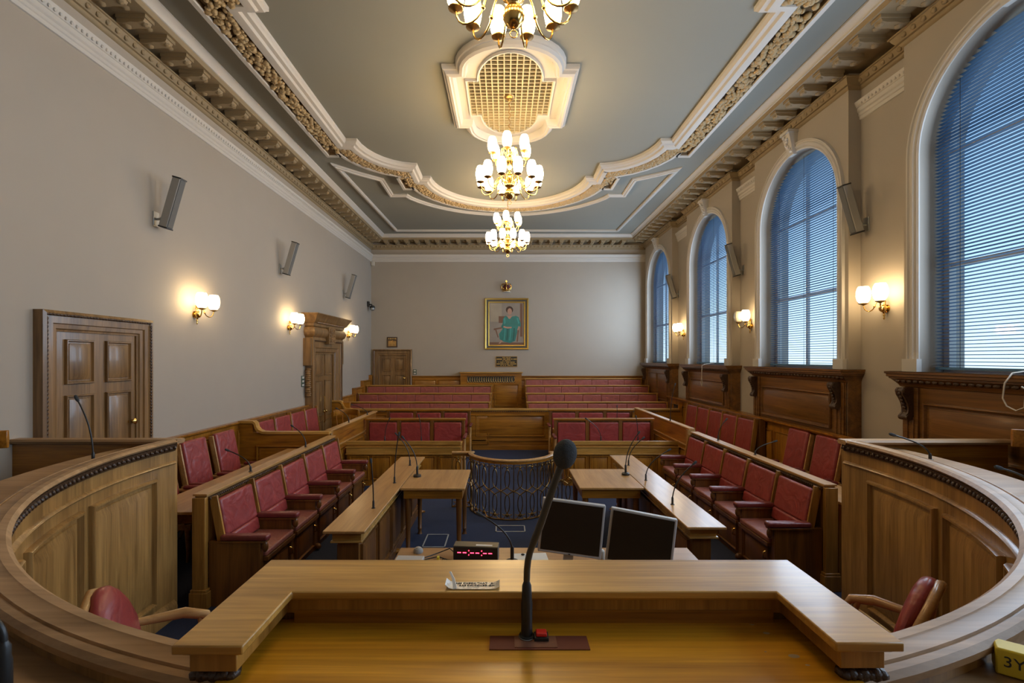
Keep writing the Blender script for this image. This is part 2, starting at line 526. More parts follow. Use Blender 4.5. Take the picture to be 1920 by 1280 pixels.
# breaking lower band follows the bays
brk = [(XL, YN), (XL, YB), (XB, YB)]
for (a, b) in BAYS:
    if b < YB - 0.21: brk += [(XP, b), (XB, b)] if False else []
brk = [(XL, YN), (XL, YB), (XP, YB), (XP, BAYS[0][1]), (XB, BAYS[0][1])]
for k, (a, b) in enumerate(BAYS):
    if k: brk += [(XB, b)]
    brk += [(XB, a), (XP, a)]
    if k < len(BAYS)-1: brk += [(XP, BAYS[k+1][1])]
brk += [(XP, YN)]
room_sweep(t1, [(0, 5.345), (0.018, 5.355), (0.03, 5.375), (0.03, 5.385), (0.05, 5.39), (0.075, 5.43), (0.085, 5.455), (0.10, 5.46), (0.10, 5.475), (0.0, 5.475), ], brk)
struct(t1.build('trim_1', 'tan', loc=(0,0,0)), 'tan cornice band')
t2 = MB(); room_sweep(t2, [(0.44, 5.60), (0.455, 5.605), (0.455, 5.62), (0.47, 5.64), (0.50, 5.665), (0.515, 5.68), (0.515, 5.70)])
struct(t2.build('trim_2', 'white', loc=(0,0,0)), 'white cyma moulding at the ceiling edge')
t3 = MB()
RAILP = [(0, 4.98), (0.015, 4.985), (0.02, 5.02), (0.03, 5.03), (0.03, 5.06), (0.045, 5.075), (0.045, 5.12), (0.055, 5.125), (0.075, 5.17), (0.08, 5.19), (0, 5.195)]
room_sweep(t3, RAILP, [(XL, YN), (XL, YB), (XP, YB)])
prevb = None
sb = sorted(BAYS)
for i in range(len(sb)-1): room_sweep(t3, RAILP, [(XP, sb[i+1][0]), (XP, sb[i][1])])
struct(t3.build('trim_3', 'white', loc=(0,0,0)), 'white moulded wall rail')
# modillions
md = MB(); ros = MB()
def modillion(mb, T):
    mb.box(0.10, 0.40, -0.065, 0.065, 5.515, 5.55, T)
    L = []
    for (x, zb) in ((0.10, 5.475), (0.16, 5.465), (0.24, 5.478), (0.32, 5.475), (0.37, 5.485), (0.385, 5.515)):
        L.append([T @ Vector((x, -0.05, 5.515)), T @ Vector((x, 0.05, 5.515)), T @ Vector((x, 0.05, zb)), T @ Vector((x, -0.05, zb))])
    mb.loops(L, True, True, True)
    mb.sph(T @ Vector((0.35, 0, 5.482)), (0.035, 0.035, 0.02), 6, 4)
    mb.sph(T @ Vector((0.17, 0, 5.468)), (0.04, 0.04, 0.022), 6, 4)
def Tm(x, y, rz): return Matrix.Translation((x, y, 0)) @ Matrix.Rotation(rz, 4, 'Z')
y = 14.22 - 0.3
while y > YN + 0.5:
    for (X, r_) in ((XL, 0), (XB, PI)):
        modillion(md, Tm(X, y, r_))
        md.sph((X + (0.27 if r_ == 0 else -0.27), y + 0.155, 5.545), (0.045, 0.045, 0.02), 6, 4)
    y -= 0.312
x = XL + 0.52
while x < XB - 0.4:
    modillion(md, Tm(x, YB, -PI/2)); md.sph((x+0.155, YB-0.27, 5.545), (0.045, 0.045, 0.02), 6, 4)
    x += 0.303
struct(md.build('trim_4', 'tan', loc=(0,0,0), ang=50), 'row of carved cornice brackets')
# egg and dart
eg = MB()
for i in range(len(brk)-1):
    p, q = Vector(brk[i]), Vector(brk[i+1]); L_ = (q-p).length
    if L_ < 0.3: continue
    d = (q-p)/L_; nrm = Vector((d.y, -d.x))
    k = 0.08
    while k < L_ - 0.05:
        c = p + d*k + nrm*0.068
        eg.sph((c.x, c.y, 5.427), (0.034 if abs(d.x) > .5 else 0.022, 0.034 if abs(d.y) > .5 else 0.022, 0.032), 6, 4)
        k += 0.115
struct(eg.build('trim_5', 'tan', loc=(0,0,0), ang=60), 'egg and dart moulding')
# small leaf band on the white rail
lf = MB()
for (px0, y0, y1) in ((XL, YN, YB), (XP, 5.01, 5.82), (XP, 8.0, 8.8)):
    yy = y0
    while yy < y1:
        lf.sph((px0 + (0.066 if px0 < 0 else -0.066), yy, 5.148), (0.012, 0.018, 0.02), 5, 3); yy += 0.055
struct(lf.build('trim_6', 'white', loc=(0,0,0), ang=60), 'leaf enrichment on the wall rail')

# ------------------------------------------------------------------ ceiling mouldings
CXC = 0.07
def mir(pts): return pts + [(2*CXC - x, y) for (x, y) in reversed(pts)][0 if abs(pts[-1][0]-CXC) > 1e-6 else 1:]
half = [(-2.38, 1.6), (-2.42, 4.93), (-2.60, 4.93), (-2.60, 7.86), (-2.42, 7.86)]
half += [(-1.62 + 0.80*math.cos(D(a)), 7.86 + 0.99*math.sin(D(a))) for a in (168, 156, 144, 132, 120, 108, 96, 90)]
half += [(-1.62, 9.48), (-1.46, 9.48)]
half += [(CXC + 1.53*math.cos(D(a)), 9.48 + 1.53*math.sin(D(a))) for a in range(172, 89, -6)]
half[-1] = (CXC, 11.01)
fpath = mir(half)
g1 = MB().sweep(fpath, [(0, ZC), (0, 5.655), (0.02, 5.64), (0.03, 5.625), (0.07, 5.615), (0.09, 5.59), (0.13, 5.58), (0.17, 5.58), (0.175, 5.60)])
g1.sweep(fpath, [(0.425, 5.60), (0.43, 5.58), (0.48, 5.58), (0.50, 5.62), (0.505, 5.66), (0.53, 5.68), (0.53, ZC)])
struct(g1.build('trim_7', 'white', loc=(0,0,0)), 'white shaped ceiling frame moulding')
g2 = MB()
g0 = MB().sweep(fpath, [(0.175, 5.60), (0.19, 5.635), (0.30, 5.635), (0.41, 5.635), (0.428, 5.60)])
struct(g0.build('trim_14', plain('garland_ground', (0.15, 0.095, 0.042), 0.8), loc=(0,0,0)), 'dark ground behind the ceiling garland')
# lumps of fruit and leaves along the garland
def along(path, off):
    out = []
    P = [Vector(p) for p in path]; m = len(P)
    for i in range(m-1):
        d = P[i+1]-P[i]; L_ = d.length; d.normalize(); n = Vector((-d.y, d.x))
        out.append((P[i], d, n, L_))
    return out
SEGS = along(fpath, 0)
def inside(c):
    q = False; P = fpath + [(2*CXC+3.2, 1.0), (-3.2, 1.0)] if False else fpath
    j = len(P)-1
    for i in range(len(P)):
        (xi, yi), (xj, yj) = P[i], P[j]
        if (yi > c.y) != (yj > c.y) and c.x < (xj-xi)*(c.y-yi)/(yj-yi)+xi: q = not q
        j = i
    return q
def pdist(c):
    best = 9
    for (p, d, n, L_) in SEGS:
        t = max(0, min(L_, (c-p).dot(d)))
        best = min(best, (c - p - d*t).length)
    return best
for (p, d, n, L_) in SEGS:
    ext = 0.42 if L_ > 0.1 else 0.05
    k = -ext
    while k < L_ + ext:
        for rep in range(8):
            c = p + d*(k + random.uniform(-.03, .03)) + n*random.uniform(0.20, 0.40)
            if c.y < 1.7 or inside(c) or not (0.195 < pdist(c) < 0.405): continue
            if (k < 0 or k > L_) and random.random() < 0.5: continue
            r = random.uniform(0.020, 0.040)
            T = Matrix.Rotation(random.uniform(0, PI), 3, 'Z')
            g2.sph((c.x, c.y, 5.604), (r*random.uniform(.7, 1.5), r, r*0.95), 7, 4, T)
        k += 0.07
struct(g2.build('trim_8', 'gold_tan', loc=(0,0,0), ang=60), 'tan garland of fruit and leaves on the ceiling')
# thin outer panel at the far end of the ceiling
op = [(-3.10, 9.10), (-3.0, 13.45), (3.14, 13.45), (3.24, 9.23), (3.0, 9.42), (2.66, 9.66), (2.68, 10.62), (2.34, 10.62)]
op += [(CXC + 2.56*math.cos(D(a)), 9.48 + 2.56*math.sin(D(a))) for a in range(30, 151, 6)]
op += [(-2.20, 10.62), (-2.54, 10.62), (-2.52, 9.66), (-2.86, 9.36)]
g3 = MB().sweep(list(reversed(op)), [(-0.10, ZC), (-0.10, 5.68), (-0.085, 5.665), (-0.06, 5.665), (-0.05, 5.65), (-0.02, 5.645), (0.0, 5.66), (0.0, ZC)], closed=True)
struct(g3.build('trim_9', 'white', loc=(0,0,0)), 'thin white ceiling panel moulding')
# ventilation medallion
MCX, MCY = 0.075, 6.62
def medal(hx, hy, rc, sag, cx=MCX, cy=MCY):
    p = [(-hx, -hy), (-rc, -hy)] + [(-rc*math.cos(D(a)), -hy - sag*math.sin(D(a))) for a in range(12, 180, 12)] + [(rc, -hy), (hx, -hy),
         (hx, hy), (rc, hy)] + [(rc*math.cos(D(a)), hy + sag*math.sin(D(a))) for a in range(12, 180, 12)] + [(-rc, hy), (-hx, hy)]
    return [(x + cx, y + cy) for x, y in p]
vent = thing('ceiling_vent', 'white quatrefoil ceiling vent with tan lattice grille above the middle chandelier', 'vent', (MCX, MCY, 5.6))
op_ = medal(0.85, 0.75, 0.68, 0.57)
mm = MB().sweep(op_, [(0, ZC), (0, 5.665), (0.012, 5.64), (0.03, 5.635), (0.05, 5.60), (0.085, 5.585), (0.10, 5.60), (0.125, 5.60), (0.14, 5.63), (0.15, 5.675), (0.16, ZC)], closed=True)
mm.build('surround', 'white', vent)
inn = medal(0.56, 0.43, 0.41, 0.58); rim = medal(0.70, 0.60, 0.545, 0.575)
pl = MB().loops([[(x, y, 5.688) for x, y in rim], [(x, y, 5.688) for x, y in inn]], True)
pl.sweep(inn, [(0.0, 5.688), (0.0, 5.66), (-0.02, 5.655), (-0.025, 5.69)], closed=True)
pl.build('plate', 'white', vent)
bk = MB(); bk.add([(x, y, 5.697) for x, y in inn] + [(MCX, MCY, 5.697)], [(i, (i+1) % len(inn), len(inn)) for i in range(len(inn))])
bk.build('backing', plain('vent_backing', (0.13, 0.10, 0.055), 0.8), vent, ang=0)
gr = MB()
def hwx(dy):
    if abs(dy) <= 0.43: return 0.56
    t = (abs(dy)-0.43)/0.58
    return 0 if t >= 1 else 0.41*(1-t*t)**0.5
def hwy(dx):
    if abs(dx) > 0.41: return 0.43
    return 0.43 + 0.58*(1-(dx/0.41)**2)**0.5
k = -12
while k <= 12:
    dy = k*0.079
    hx_ = hwx(dy)
    if hx_ > 0.05: gr.box(MCX-hx_, MCX+hx_, MCY+dy-0.008, MCY+dy+0.008, 5.664, 5.697)
    k += 1
for k in range(-7, 8):
    dx = k*0.079
    if abs(dx) < 0.56: gr.box(MCX+dx-0.008, MCX+dx+0.008, MCY-hwy(dx), MCY+hwy(dx), 5.660, 5.697)
gr.build('grille', plain('grille_paint', (0.42, 0.35, 0.21), 0.6), vent, ang=0)

# ------------------------------------------------------------------ chandeliers
def bez(p0, p1, p2, p3, n):
    out = []
    for i in range(n+1):
        t = i/n; s_ = 1-t
        out.append(Vector(p0)*s_**3 + Vector(p1)*3*s_*s_*t + Vector(p2)*3*s_*t*t + Vector(p3)*t**3)
    return out
def shade_profile(k=1.0):
    return [(0.020,0),(0.040,0.006),(0.055,0.035),(0.0635,0.08),(0.0635,0.125),(0.056,0.17),(0.045,0.20),(0.041,0.205),(0.040,0.198)]
def chandelier(loc, label, full=True):
    # z = 0 is the ball's bottom, ceiling at ZC
    t = thing('chandelier', label, 'chandelier', loc, group='brass chandeliers down the middle of the ceiling')
    ox, oy, oz = loc
    b = MB().lathe([(0.006,-0.0),(0.02,0.005),(0.055,0.03),(0.075,0.07),(0.073,0.10),(0.05,0.14),(0.03,0.155),(0.035,0.165),(0.055,0.18),(0.07,0.19),(0.07,0.20),(0.035,0.215),
                   (0.025,0.24),(0.045,0.27),(0.06,0.31),(0.05,0.35),(0.025,0.37),(0.02,0.40),(0.04,0.43),(0.055,0.50),(0.05,0.56),(0.03,0.60),(0.045,0.63),(0.05,0.65),(0.025,0.67),
                   (0.015,0.72),(0.035,0.75),(0.03,0.78),(0.008,0.80),(0.006,0.84)], loc, 16)
    b.build('baluster', 'brass', t, ang=50)
    hk = [(ox + 0.025*math.sin(a), oy, oz - 0.035 + 0.025*math.cos(a)) for a in [PI*2*i/12 for i in range(13)]]
    MB().tube(hk, 0.004, 6).build('ring', 'brass', t)
    ch = MB()
    z = oz + 0.84; i = 0
    top = ZC - 0.05
    pts = []
    while z < top:
        pts.append((ox + 0.009*math.sin(i*1.3), oy + 0.009*math.cos(i*1.3), z)); z += 0.02; i += 1
    pts.append((ox, oy, top)); ch.tube(pts, 0.0065, 6)
    ch.build('chain', 'oldbrass', t)
    MB().lathe([(0.01,-0.085),(0.03,-0.08),(0.035,-0.06),(0.055,-0.055),(0.075,-0.035),(0.08,-0.02),(0.075,0.0)], (ox, oy, ZC-0.005), 20).build('ceiling_rose', 'oldbrass', t)
    def arm(ang, R_, zroot, zc):
        ca, sa = math.cos(ang), math.sin(ang)
        def P(r, z): return (ox + r*ca, oy + r*sa, oz + z)
        pts = bez(P(0.05, zroot), P(0.12, zroot+0.12), P(R_*0.42, zroot+0.13), P(R_*0.52, zroot-0.02), 8)
        pts += bez(P(R_*0.52, zroot-0.02), P(R_*0.60, zroot-0.13), P(R_, zroot-0.16), P(R_, zc), 8)[1:]
        a = MB().tube(pts, 0.0075, 7)
        q = P(R_*0.52, zroot-0.02); a.sph(q, 0.016, 8, 5)
        ao = a.build('arm', 'brass', t, ang=60)
        MB().lathe([(0.008,-0.02),(0.022,-0.012),(0.05,0.0),(0.052,0.006),(0.03,0.012)], P(R_, zc), 14).build('cup', 'oldbrass', ao)
        MB().lathe(shade_profile(), P(R_, zc+0.008), 14).build('lamp_shade', 'shade_c', ao, ang=60)
    for i in range(12): arm(D(15 + 30*i), 0.405, 0.20, 0.205)
    for i in range(6): arm(D(22 + 60*i), 0.25, 0.60, 0.60)
    return t
CH = chandelier((0.068, 6.56, 4.26), 'brass chandelier of lit opal shades hanging from the lattice ceiling vent')
dup(CH, (0.066, 9.95, 4.26), 0, 'farthest brass chandelier of lit opal shades, hanging beyond the vent')
dup(CH, (0.06, 3.15, 4.26), 0, 'nearest brass chandelier of lit opal shades, cut off by the top edge')

# ------------------------------------------------------------------ wall sconces
def sconce(label, lit2=True):
    t = thing('wall_sconce', label, 'wall lamp', (0,0,0), group='brass double wall lamps')
    T = Matrix.Rotation(PI/2, 4, 'Y')
    MB().lathe([(0.045,0),(0.045,0.008),(0.03,0.012),(0.02,0.02)], (0,0,0), 14, T).sph((0.045, 0, 0), (0.042, 0.042, 0.045), 12, 8)\
        .lathe([(0.004,-0.125),(0.012,-0.11),(0.005,-0.095),(0.014,-0.08),(0.006,-0.06),(0.02,-0.045)], (0.035,0,0), 10)\
        .lathe([(0.02,0.04),(0.008,0.06),(0.018,0.08),(0.01,0.10),(0.02,0.115),(0.004,0.13)], (0.03,0,0), 10).build('wall_plate', 'brass', t, ang=60)
    for sg in (-1, 1):
        tip = Vector((0.175, 0.125*sg, 0.065))
        pts = bez((0.04, 0, 0.07), (0.05, 0.03*sg, 0.13), (0.08, 0.05*sg, 0.10), (0.095, 0.06*sg, 0.03), 7)
        pts += bez((0.095, 0.06*sg, 0.03), (0.11, 0.07*sg, -0.05), (0.175, 0.125*sg, -0.05), tip, 7)[1:]
        a = MB().tube(pts, 0.006, 6); a.sph((0.095, 0.06*sg, 0.03), 0.013, 8, 5)
        ao = a.build('arm', 'brass', t, ang=60)
        MB().lathe([(0.008,-0.02),(0.022,-0.012),(0.05,0.0),(0.052,0.006),(0.03,0.012)], tip, 14).build('cup', 'oldbrass', ao)
        MB().lathe([(0.020,0),(0.042,0.006),(0.062,0.035),(0.072,0.08),(0.072,0.125),(0.063,0.165),(0.05,0.19),(0.045,0.19)], tip + Vector((0,0,0.008)), 16)\
            .build('lamp_shade', 'shade_s' if (lit2 or sg > 0) else 'shade_off', ao, ang=60)
    return t
SL = ['brass double wall lamp on the left wall, beside the near door', 'brass double wall lamp left of the carved pedimented door',
      'brass double wall lamp beyond the carved pedimented door']
SR = ['brass double wall lamp on the pier between the two nearest windows', 'brass double wall lamp with one unlit shade, under the middle right speaker',
      'brass double wall lamp between the two farthest windows']
proto = sconce(SL[0]); first = [True]
for (yy, lab) in zip((6.19, 8.87, 12.2), SL): place(proto, first, (XL, yy, 2.66), 0, lab)
for (yy, lab) in zip((5.42, 11.5), (SR[0], SR[2])): dup(proto, (XP, yy, 2.66), PI, lab)
s2 = sconce(SR[1], lit2=False); s2.location = (XP, 8.38, 2.66); s2.rotation_euler = (0,0,PI)

# ------------------------------------------------------------------ column speakers
def speaker(label):
    t = thing('wall_speaker', label, 'speaker', (0,0,0), group='grey column speakers on wall brackets')
    MB().box(0, 0.012, -0.045, 0.045, -0.085, 0.085).build('wall_plate', 'steel', t, bevel=0.004)
    MB().tube([(0.01,0,0),(0.07,0,0),(0.12,0,0.0),(0.155,0,0.02)], 0.014, 8).sph((0.07,0,0),0.022,8,5).box(0.11,0.17,-0.02,0.02,-0.03,0.04).build('bracket', 'steel', t, bevel=0.002)
    tl = D(16)
    T = Matrix.Translation((0.20, 0, 0.18)) @ Matrix.Rotation(tl, 4, 'Y')
    b = MB()
    b.box(-0.055, 0.04, -0.05, 0.05, -0.29, 0.29, T); b.build('cabinet', 'spk', t, bevel=0.008)
    MB().box(0.04, 0.048, -0.043, 0.043, -0.28, 0.28, T).build('grille_cloth', plain('speaker_mesh', (0.13,0.13,0.125), 0.6, bump=0.6, bscale=400), t, bevel=0.004)
    MB().box(-0.057, 0.049, -0.052, 0.052, -0.30, -0.285, T).box(-0.057, 0.049, -0.052, 0.052, 0.285, 0.30, T).build('end_cap', 'black', t)
    return t
proto = speaker(''); first = [True]
for (yy, lab) in zip((5.5, 8.55, 11.9), ('grey column speaker high on the left wall, nearest and largest there', 'grey column speaker on the left wall between the near wall lamp and the carved door',
                                         'grey column speaker on the left wall nearest the far corner')):
    place(proto, first, (XL, yy, 3.69), 0, lab)
for (yy, lab) in zip((5.72, 8.68, 11.9), ('grey column speaker on the pier between the two nearest windows', 'grey column speaker on the pier between the second and third nearest windows',
                                          'grey column speaker on the pier between the two farthest windows')):
    dup(proto, (XP, yy, 3.69), PI, lab)

# ------------------------------------------------------------------ door builder (u along the wall, v up, d out of the wall)
def door(name, label, fm, u0, u1, v0, vtop, cu0, cu1, ctop, rows, knob, cols=2, carved=False, handle_side=1, leafd=0.02, cd=0.085):
    root = sroot(name, label)
    def bx(mb, a, b, c, e, d0, d1):
        mb.loops([[fm(a,c,d0), fm(b,c,d0), fm(b,e,d0), fm(a,e,d0)], [fm(a,c,d1), fm(b,c,d1), fm(b,e,d1), fm(a,e,d1)]], True, True, True)
    lf = MB(); bx(lf, u0, u1, v0, vtop, 0.0, leafd)
    W = (u1-u0)/cols
    for c in range(cols):
        for (a, b) in rows:
            lf.panel(lambda u, v, d: fm(u, v, leafd + d), u0 + c*W + 0.09 - 0.02*c*(cols == 2), u0 + (c+1)*W - 0.07 - 0.02*(c == 0)*0, a, b, raised(0.9, 1.1))
    leaf = lf.build('door_leaf', 'dwz', root, loc=None)
    ca = MB()
    path = [(cu1, v0), (cu1, ctop), (cu0, ctop), (cu0, v0)]
    wd = u0 - cu0
    ca.sweep(path, [(0,0),(0,cd),(wd*0.14,cd+0.012),(wd*0.22,cd),(wd*0.26,cd*0.86),(wd*0.6,cd*0.84),(wd*0.64,cd*0.66),(wd*0.85,cd*0.62),(wd*0.9,cd*0.45),(wd,cd*0.4),(wd,0)], fm)
    ca.build('door_casing', 'dwz', root)
    cv = MB()
    k = v0
    while k < ctop - 0.06:
        for cu in (cu0 + wd*0.19, cu1 - wd*0.19):
            p = fm(cu, k, cd+0.004); cv.sph(p, (0.010, 0.013, 0.018), 5, 4)
        k += 0.034
    k = cu0 + wd*0.19
    while k < cu1 - 0.03:
        cv.sph(fm(k, ctop - wd*0.19, cd+0.004), (0.010, 0.018, 0.013), 5, 4); k += 0.034
    cv.build('carved_edge', 'carve', root, ang=60)
    if knob:
        ku, kv = knob
        kb = MB()
        for uu in (ku if isinstance(ku, (list, tuple)) else [ku]):
            p = Vector(fm(uu, kv, leafd)); q = Vector(fm(uu, kv, leafd+0.06))
            kb.tube([p, p + (q-p)*0.08, p + (q-p)*0.1, p+(q-p)*0.6, p + (q-p)*0.65, q, q+(q-p)*0.15], [0.03,0.03,0.01,0.01,0.026,0.03,0.015], 12)
        kb.build('door_handle', 'brass', root, ang=50)
    return root
fmL = lambda u, v, d: (XL + d, u, v)
d1 = door('door_1', 'wide walnut panelled door in the left wall, nearest', fmL, 4.25, 5.17, 0.4, 2.37, 4.07, 5.35, 2.516, [(0.5, 0.72), (0.80, 1.76), (1.86, 2.27)], (5.10, 1.43))
d2 = door('door_2', 'carved walnut double door with pediment in the left wall', fmL, 9.96, 11.04, 0.0, 2.36, 9.62, 11.38, 2.52, [(0.12, 0.75), (0.85, 1.62), (1.72, 2.26)], ([10.44, 10.56], 0.94), cd=0.16, leafd=0.03)
# pediment of door 2
pm = MB()
prof = [(0.16,2.52),(0.17,2.54),(0.20,2.56),(0.225,2.62),(0.225,2.66),(0.20,2.72),(0.16,2.74),(0.18,2.75),(0.19,2.80),(0.24,2.84),(0.26,2.88),(0.27,2.90),(0.30,2.95),(0.33,2.985),(0.33,3.0),(0,3.0)]
L = []
for (o_, z_) in prof:
    e_ = max(0, o_-0.16)
    L.append([(XL, 9.62-e_, z_), (XL+o_, 9.62-e_, z_), (XL+o_, 11.38+e_, z_), (XL, 11.38+e_, z_)])
pm.loops(L, False)
pm.add([(XL, 9.46, 3.0), (XL+0.33, 9.46, 3.0), (XL+0.33, 11.55, 3.0), (XL, 11.55, 3.0)], [(0,1,2,3)])
pm.build('door_pediment', 'dwz', d2)
cvd = MB()
for i in range(46):
    cvd.sph((XL+0.235, 10.5+random.uniform(-.16,.16), random.uniform(2.45, 2.74)), (0.02, random.uniform(.015,.035), random.uniform(.015,.035)), 6, 4)
cvd.box(XL+0.15, XL+0.235, 10.3, 10.7, 2.40, 2.75)
for yy in (9.58, 11.42):
    for i in range(14): cvd.sph((XL+0.08, yy+random.uniform(-.02,.02), 1.35+i*0.04), (0.06, 0.03, 0.03), 6, 4)
    cvd.box(XL, XL+0.15, yy-0.05, yy+0.05, 1.95, 2.5)
yy = 9.7
while yy < 11.35:
    cvd.sph((XL+0.222, yy, 2.82), (0.018, 0.018, 0.02), 5, 4); yy += 0.05
cvd.build('door_carving', 'dwz', d2, ang=60)
MB().tube([(XL+0.05, 10.50, 0.70), (XL+0.07, 10.50, 0.72), (XL+0.07, 10.50, 1.25), (XL+0.05, 10.50, 1.27)], 0.012, 8).build('door_bolt', 'brass', d2)
fmB = lambda u, v, d: (u, YB - d, v)
d3 = door('door_3', 'small walnut door at the top of the gallery in the far wall', fmB, -3.73, -2.93, 0.6, 2.2, -3.93, -2.77, 2.36, [(0.7, 1.15), (1.24, 1.60), (1.70, 2.10)], (-3.0, 1.5))

# ------------------------------------------------------------------ wall dado panelling
def dado_cap(mb, path, z, sgn=-1):
    mb.sweep(path, [(0, z-0.05), (sgn*0.062, z-0.045), (sgn*0.075, z-0.03), (sgn*0.09, z-0.02), (sgn*0.09, z), (0, z)])
dl = MB()
dl.box(XL, XL+0.05, 5.36, 9.60, 0, 1.115); dado_cap(dl, [(XL, 5.36), (XL, 9.60)], 1.157)
k = 5.42
while k < 9.4:
    dl.panel(lambda u, v, d: (XL+0.05+d, u, v), k, k+0.78, 0.12, 1.03, raised(0.7)); k += 0.83
dl.box(XL, XL+0.05, 11.40, 12.6, 0, 1.115); dado_cap(dl, [(XL, 11.40), (XL, 12.6)], 1.157)
for (a, b, z) in ((12.6, 13.35, 1.31), (13.35, 14.15, 1.47), (14.15, 14.4, 1.60)):
    dl.box(XL, XL+0.05, a, b, 0, z-0.04); dado_cap(dl, [(XL, a), (XL, b)], z); dl.box(XL, XL+0.09, a-0.02, a+0.05, 0.9, z)
struct(dl.build('trim_10', 'wz', loc=(0,0,0)), 'walnut dado panelling on the left wall')
db = MB()
db.box(-2.76, XP, YB-0.05, YB, 0, 1.53)
dado_cap(db, [(-2.77, YB), (XP, YB)], 1.57)
k = -2.7
while k < 4.1:
    db.panel(lambda u, v, d: (u, YB-0.05-d, v), k, k+0.66, 0.9, 1.45, raised(0.7)); k += 0.72
struct(db.build('trim_11', 'wx', loc=(0,0,0)), 'walnut dado panelling on the far wall')
dr = MB()
dr.box(4.10, XP, 3.96, 11.9, 0, 1.13)
dado_cap(dr, [(4.10, 3.96), (4.10, 11.9)], 1.165, 1)
k = 5.05
while k < 11.5:
    dr.panel(lambda u, v, d: (4.10-d, u, v), k, k+0.70, 0.12, 1.0, raised(0.7)); k += 0.76
struct(dr.build('trim_12', 'wz', loc=(0,0,0)), 'walnut dado panelling along the right wall')
dv = MB()
for i in range(6): dv.box(4.07, 4.10, 11.0+0.10*i, 11.05+0.10*i, 0.75, 1.0)
struct(dv.build('trim_13', 'grille', loc=(0,0,0)), 'dark vent slots in the right dado')
# window bay joinery: panelled apron, ledge and scroll consoles
def scroll(mb, T):
    """console in local x = out from panel, z down from 0"""
    prof = [(0.0,0.0),(0.10,0.0),(0.115,-0.03),(0.11,-0.07),(0.085,-0.11),(0.062,-0.16),(0.052,-0.21),(0.055,-0.25),(0.075,-0.275),(0.08,-0.30),(0.06,-0.325),(0.035,-0.32),(0.0,-0.32)]
    L = [[T @ Vector((x, y, z)) for (x, z) in prof] for y in (-0.045, -0.028, -0.022, 0.022, 0.028, 0.045)]
    for i, l in enumerate(L):
        if i in (2, 3): L[i] = [p + (T.to_3x3() @ Vector((-0.008, 0, 0))) for p in l]
    mb.loops(L, True, True, True)
    mb.tube([T @ Vector((0.075, -0.055, -0.035)), T @ Vector((0.075, 0.055, -0.035))], 0.035, 12)
    mb.tube([T @ Vector((0.05, -0.055, -0.30)), T @ Vector((0.05, 0.055, -0.30))], 0.03, 12)
    for i in range(6): mb.sph(T @ Vector((0.105-0.012*i, 0, -0.06-0.035*i)), (0.018, 0.022, 0.02), 6, 4)
XA = 4.165
for k, (a, b) in enumerate(BAYS[:4]):
    root = thing('window_ledge', ['two panelled walnut window ledge next to the far wall', 'carved walnut window ledge with a hanging cord loop',
            'carved walnut window ledge under the second nearest window', 'largest carved walnut window ledge, cut off by the right edge'][k], 'window ledge', (XA, (a+b)/2, 0),
            group='carved walnut window ledges')
    ap = MB(); ap.box(XA-0.012, XA, a+0.02, b-0.02, 0.0, 1.93)
    ap.box(XA-0.012, XP-0.001, a-0.014, a-0.001, 0.0, 1.93)
    fmA = lambda u, v, d: (XA-0.012-d, u, v)
    zb = 1.20 if k else 1.0
    if k == 0:
        c = (a+b)/2
        ap.panel(fmA, a+0.30, c-0.03, zb, 1.70, raised(0.9)); ap.panel(fmA, c+0.03, b-0.30, zb, 1.70, raised(0.9))
    else: ap.panel(fmA, a+0.27, b-0.27, zb, 1.66, raised(1.2, 1.5))
    for yy in (a+0.12, b-0.12):
        ap.box(XA-0.035, XA, yy-0.09, yy+0.09, 0.95, 1.80); ap.box(XA-0.045, XA, yy-0.05, yy-0.02, 1.0, 1.5); ap.box(XA-0.045, XA, yy+0.02, yy+0.05, 1.0, 1.5)
    ap.build('apron', 'sill', root, bevel=0.003)
    ld = MB()
    lprof = [(0.0,1.80),(0.02,1.81),(0.03,1.83),(0.05,1.85),(0.085,1.885),(0.10,1.89),(0.10,1.905),(0.12,1.91),(0.12,1.935),(0.135,1.94),(0.135,1.962),(0,1.962)]
    L = []
    for (o_, z_) in lprof: L.append([(XP, a+0.0-o_*0.55, z_), (XA-0.012-o_, a+0.0-o_*0.55, z_), (XA-0.012-o_, b+o_*0.55, z_), (XP, b+o_*0.55, z_)])
    ld.loops(L, False)
    ld.add([(4.45, a-0.07, 1.962), (XA-0.147, a-0.07, 1.962), (XA-0.147, b+0.07, 1.962), (4.45, b+0.07, 1.962)], [(0,1,2,3)])
    ld.build('sill_board', 'sill', root)
    cv = MB(); yy = a
    while yy < b:
        cv.sph((XA-0.075, yy, 1.865), (0.02, 0.034, 0.022), 6, 4); yy += 0.072
    cv.build('carved_moulding', 'carve', root, ang=60)
    for yy in (a+0.12, b-0.12):
        sc = MB(); scroll(sc, Matrix.Translation((XA-0.035, yy, 1.80)) @ Matrix.Rotation(PI, 4, 'Z')); sc.build('console', 'carve', root, ang=45)
def cord(pts, label):
    o_ = MB().tube(pts, 0.006, 6).build('blind_cord', 'cord', ang=60); tag(o_, label, 'cord')
c0 = (4.0, 9.75)
cord([(4.25, 9.70, 2.0), (4.05, 9.70, 1.975), (3.99, 9.70, 1.95), (3.985, 9.70, 1.72), (3.985, 9.66, 1.60), (3.985, 9.70, 1.53), (3.985, 9.74, 1.60), (3.985, 9.705, 1.72)],
     'cream cord loop hanging over the second ledge from the far wall')
cord([(4.2, 3.83, 2.0), (4.02, 3.80, 1.98), (3.98, 3.82, 1.90), (3.975, 3.83, 1.78), (3.975, 3.80, 1.72), (3.975, 3.73, 1.69), (3.975, 3.67, 1.72), (3.975, 3.66, 1.86), (3.975, 3.69, 1.88)],
     'cream cord loop over the largest window ledge at the right edge')

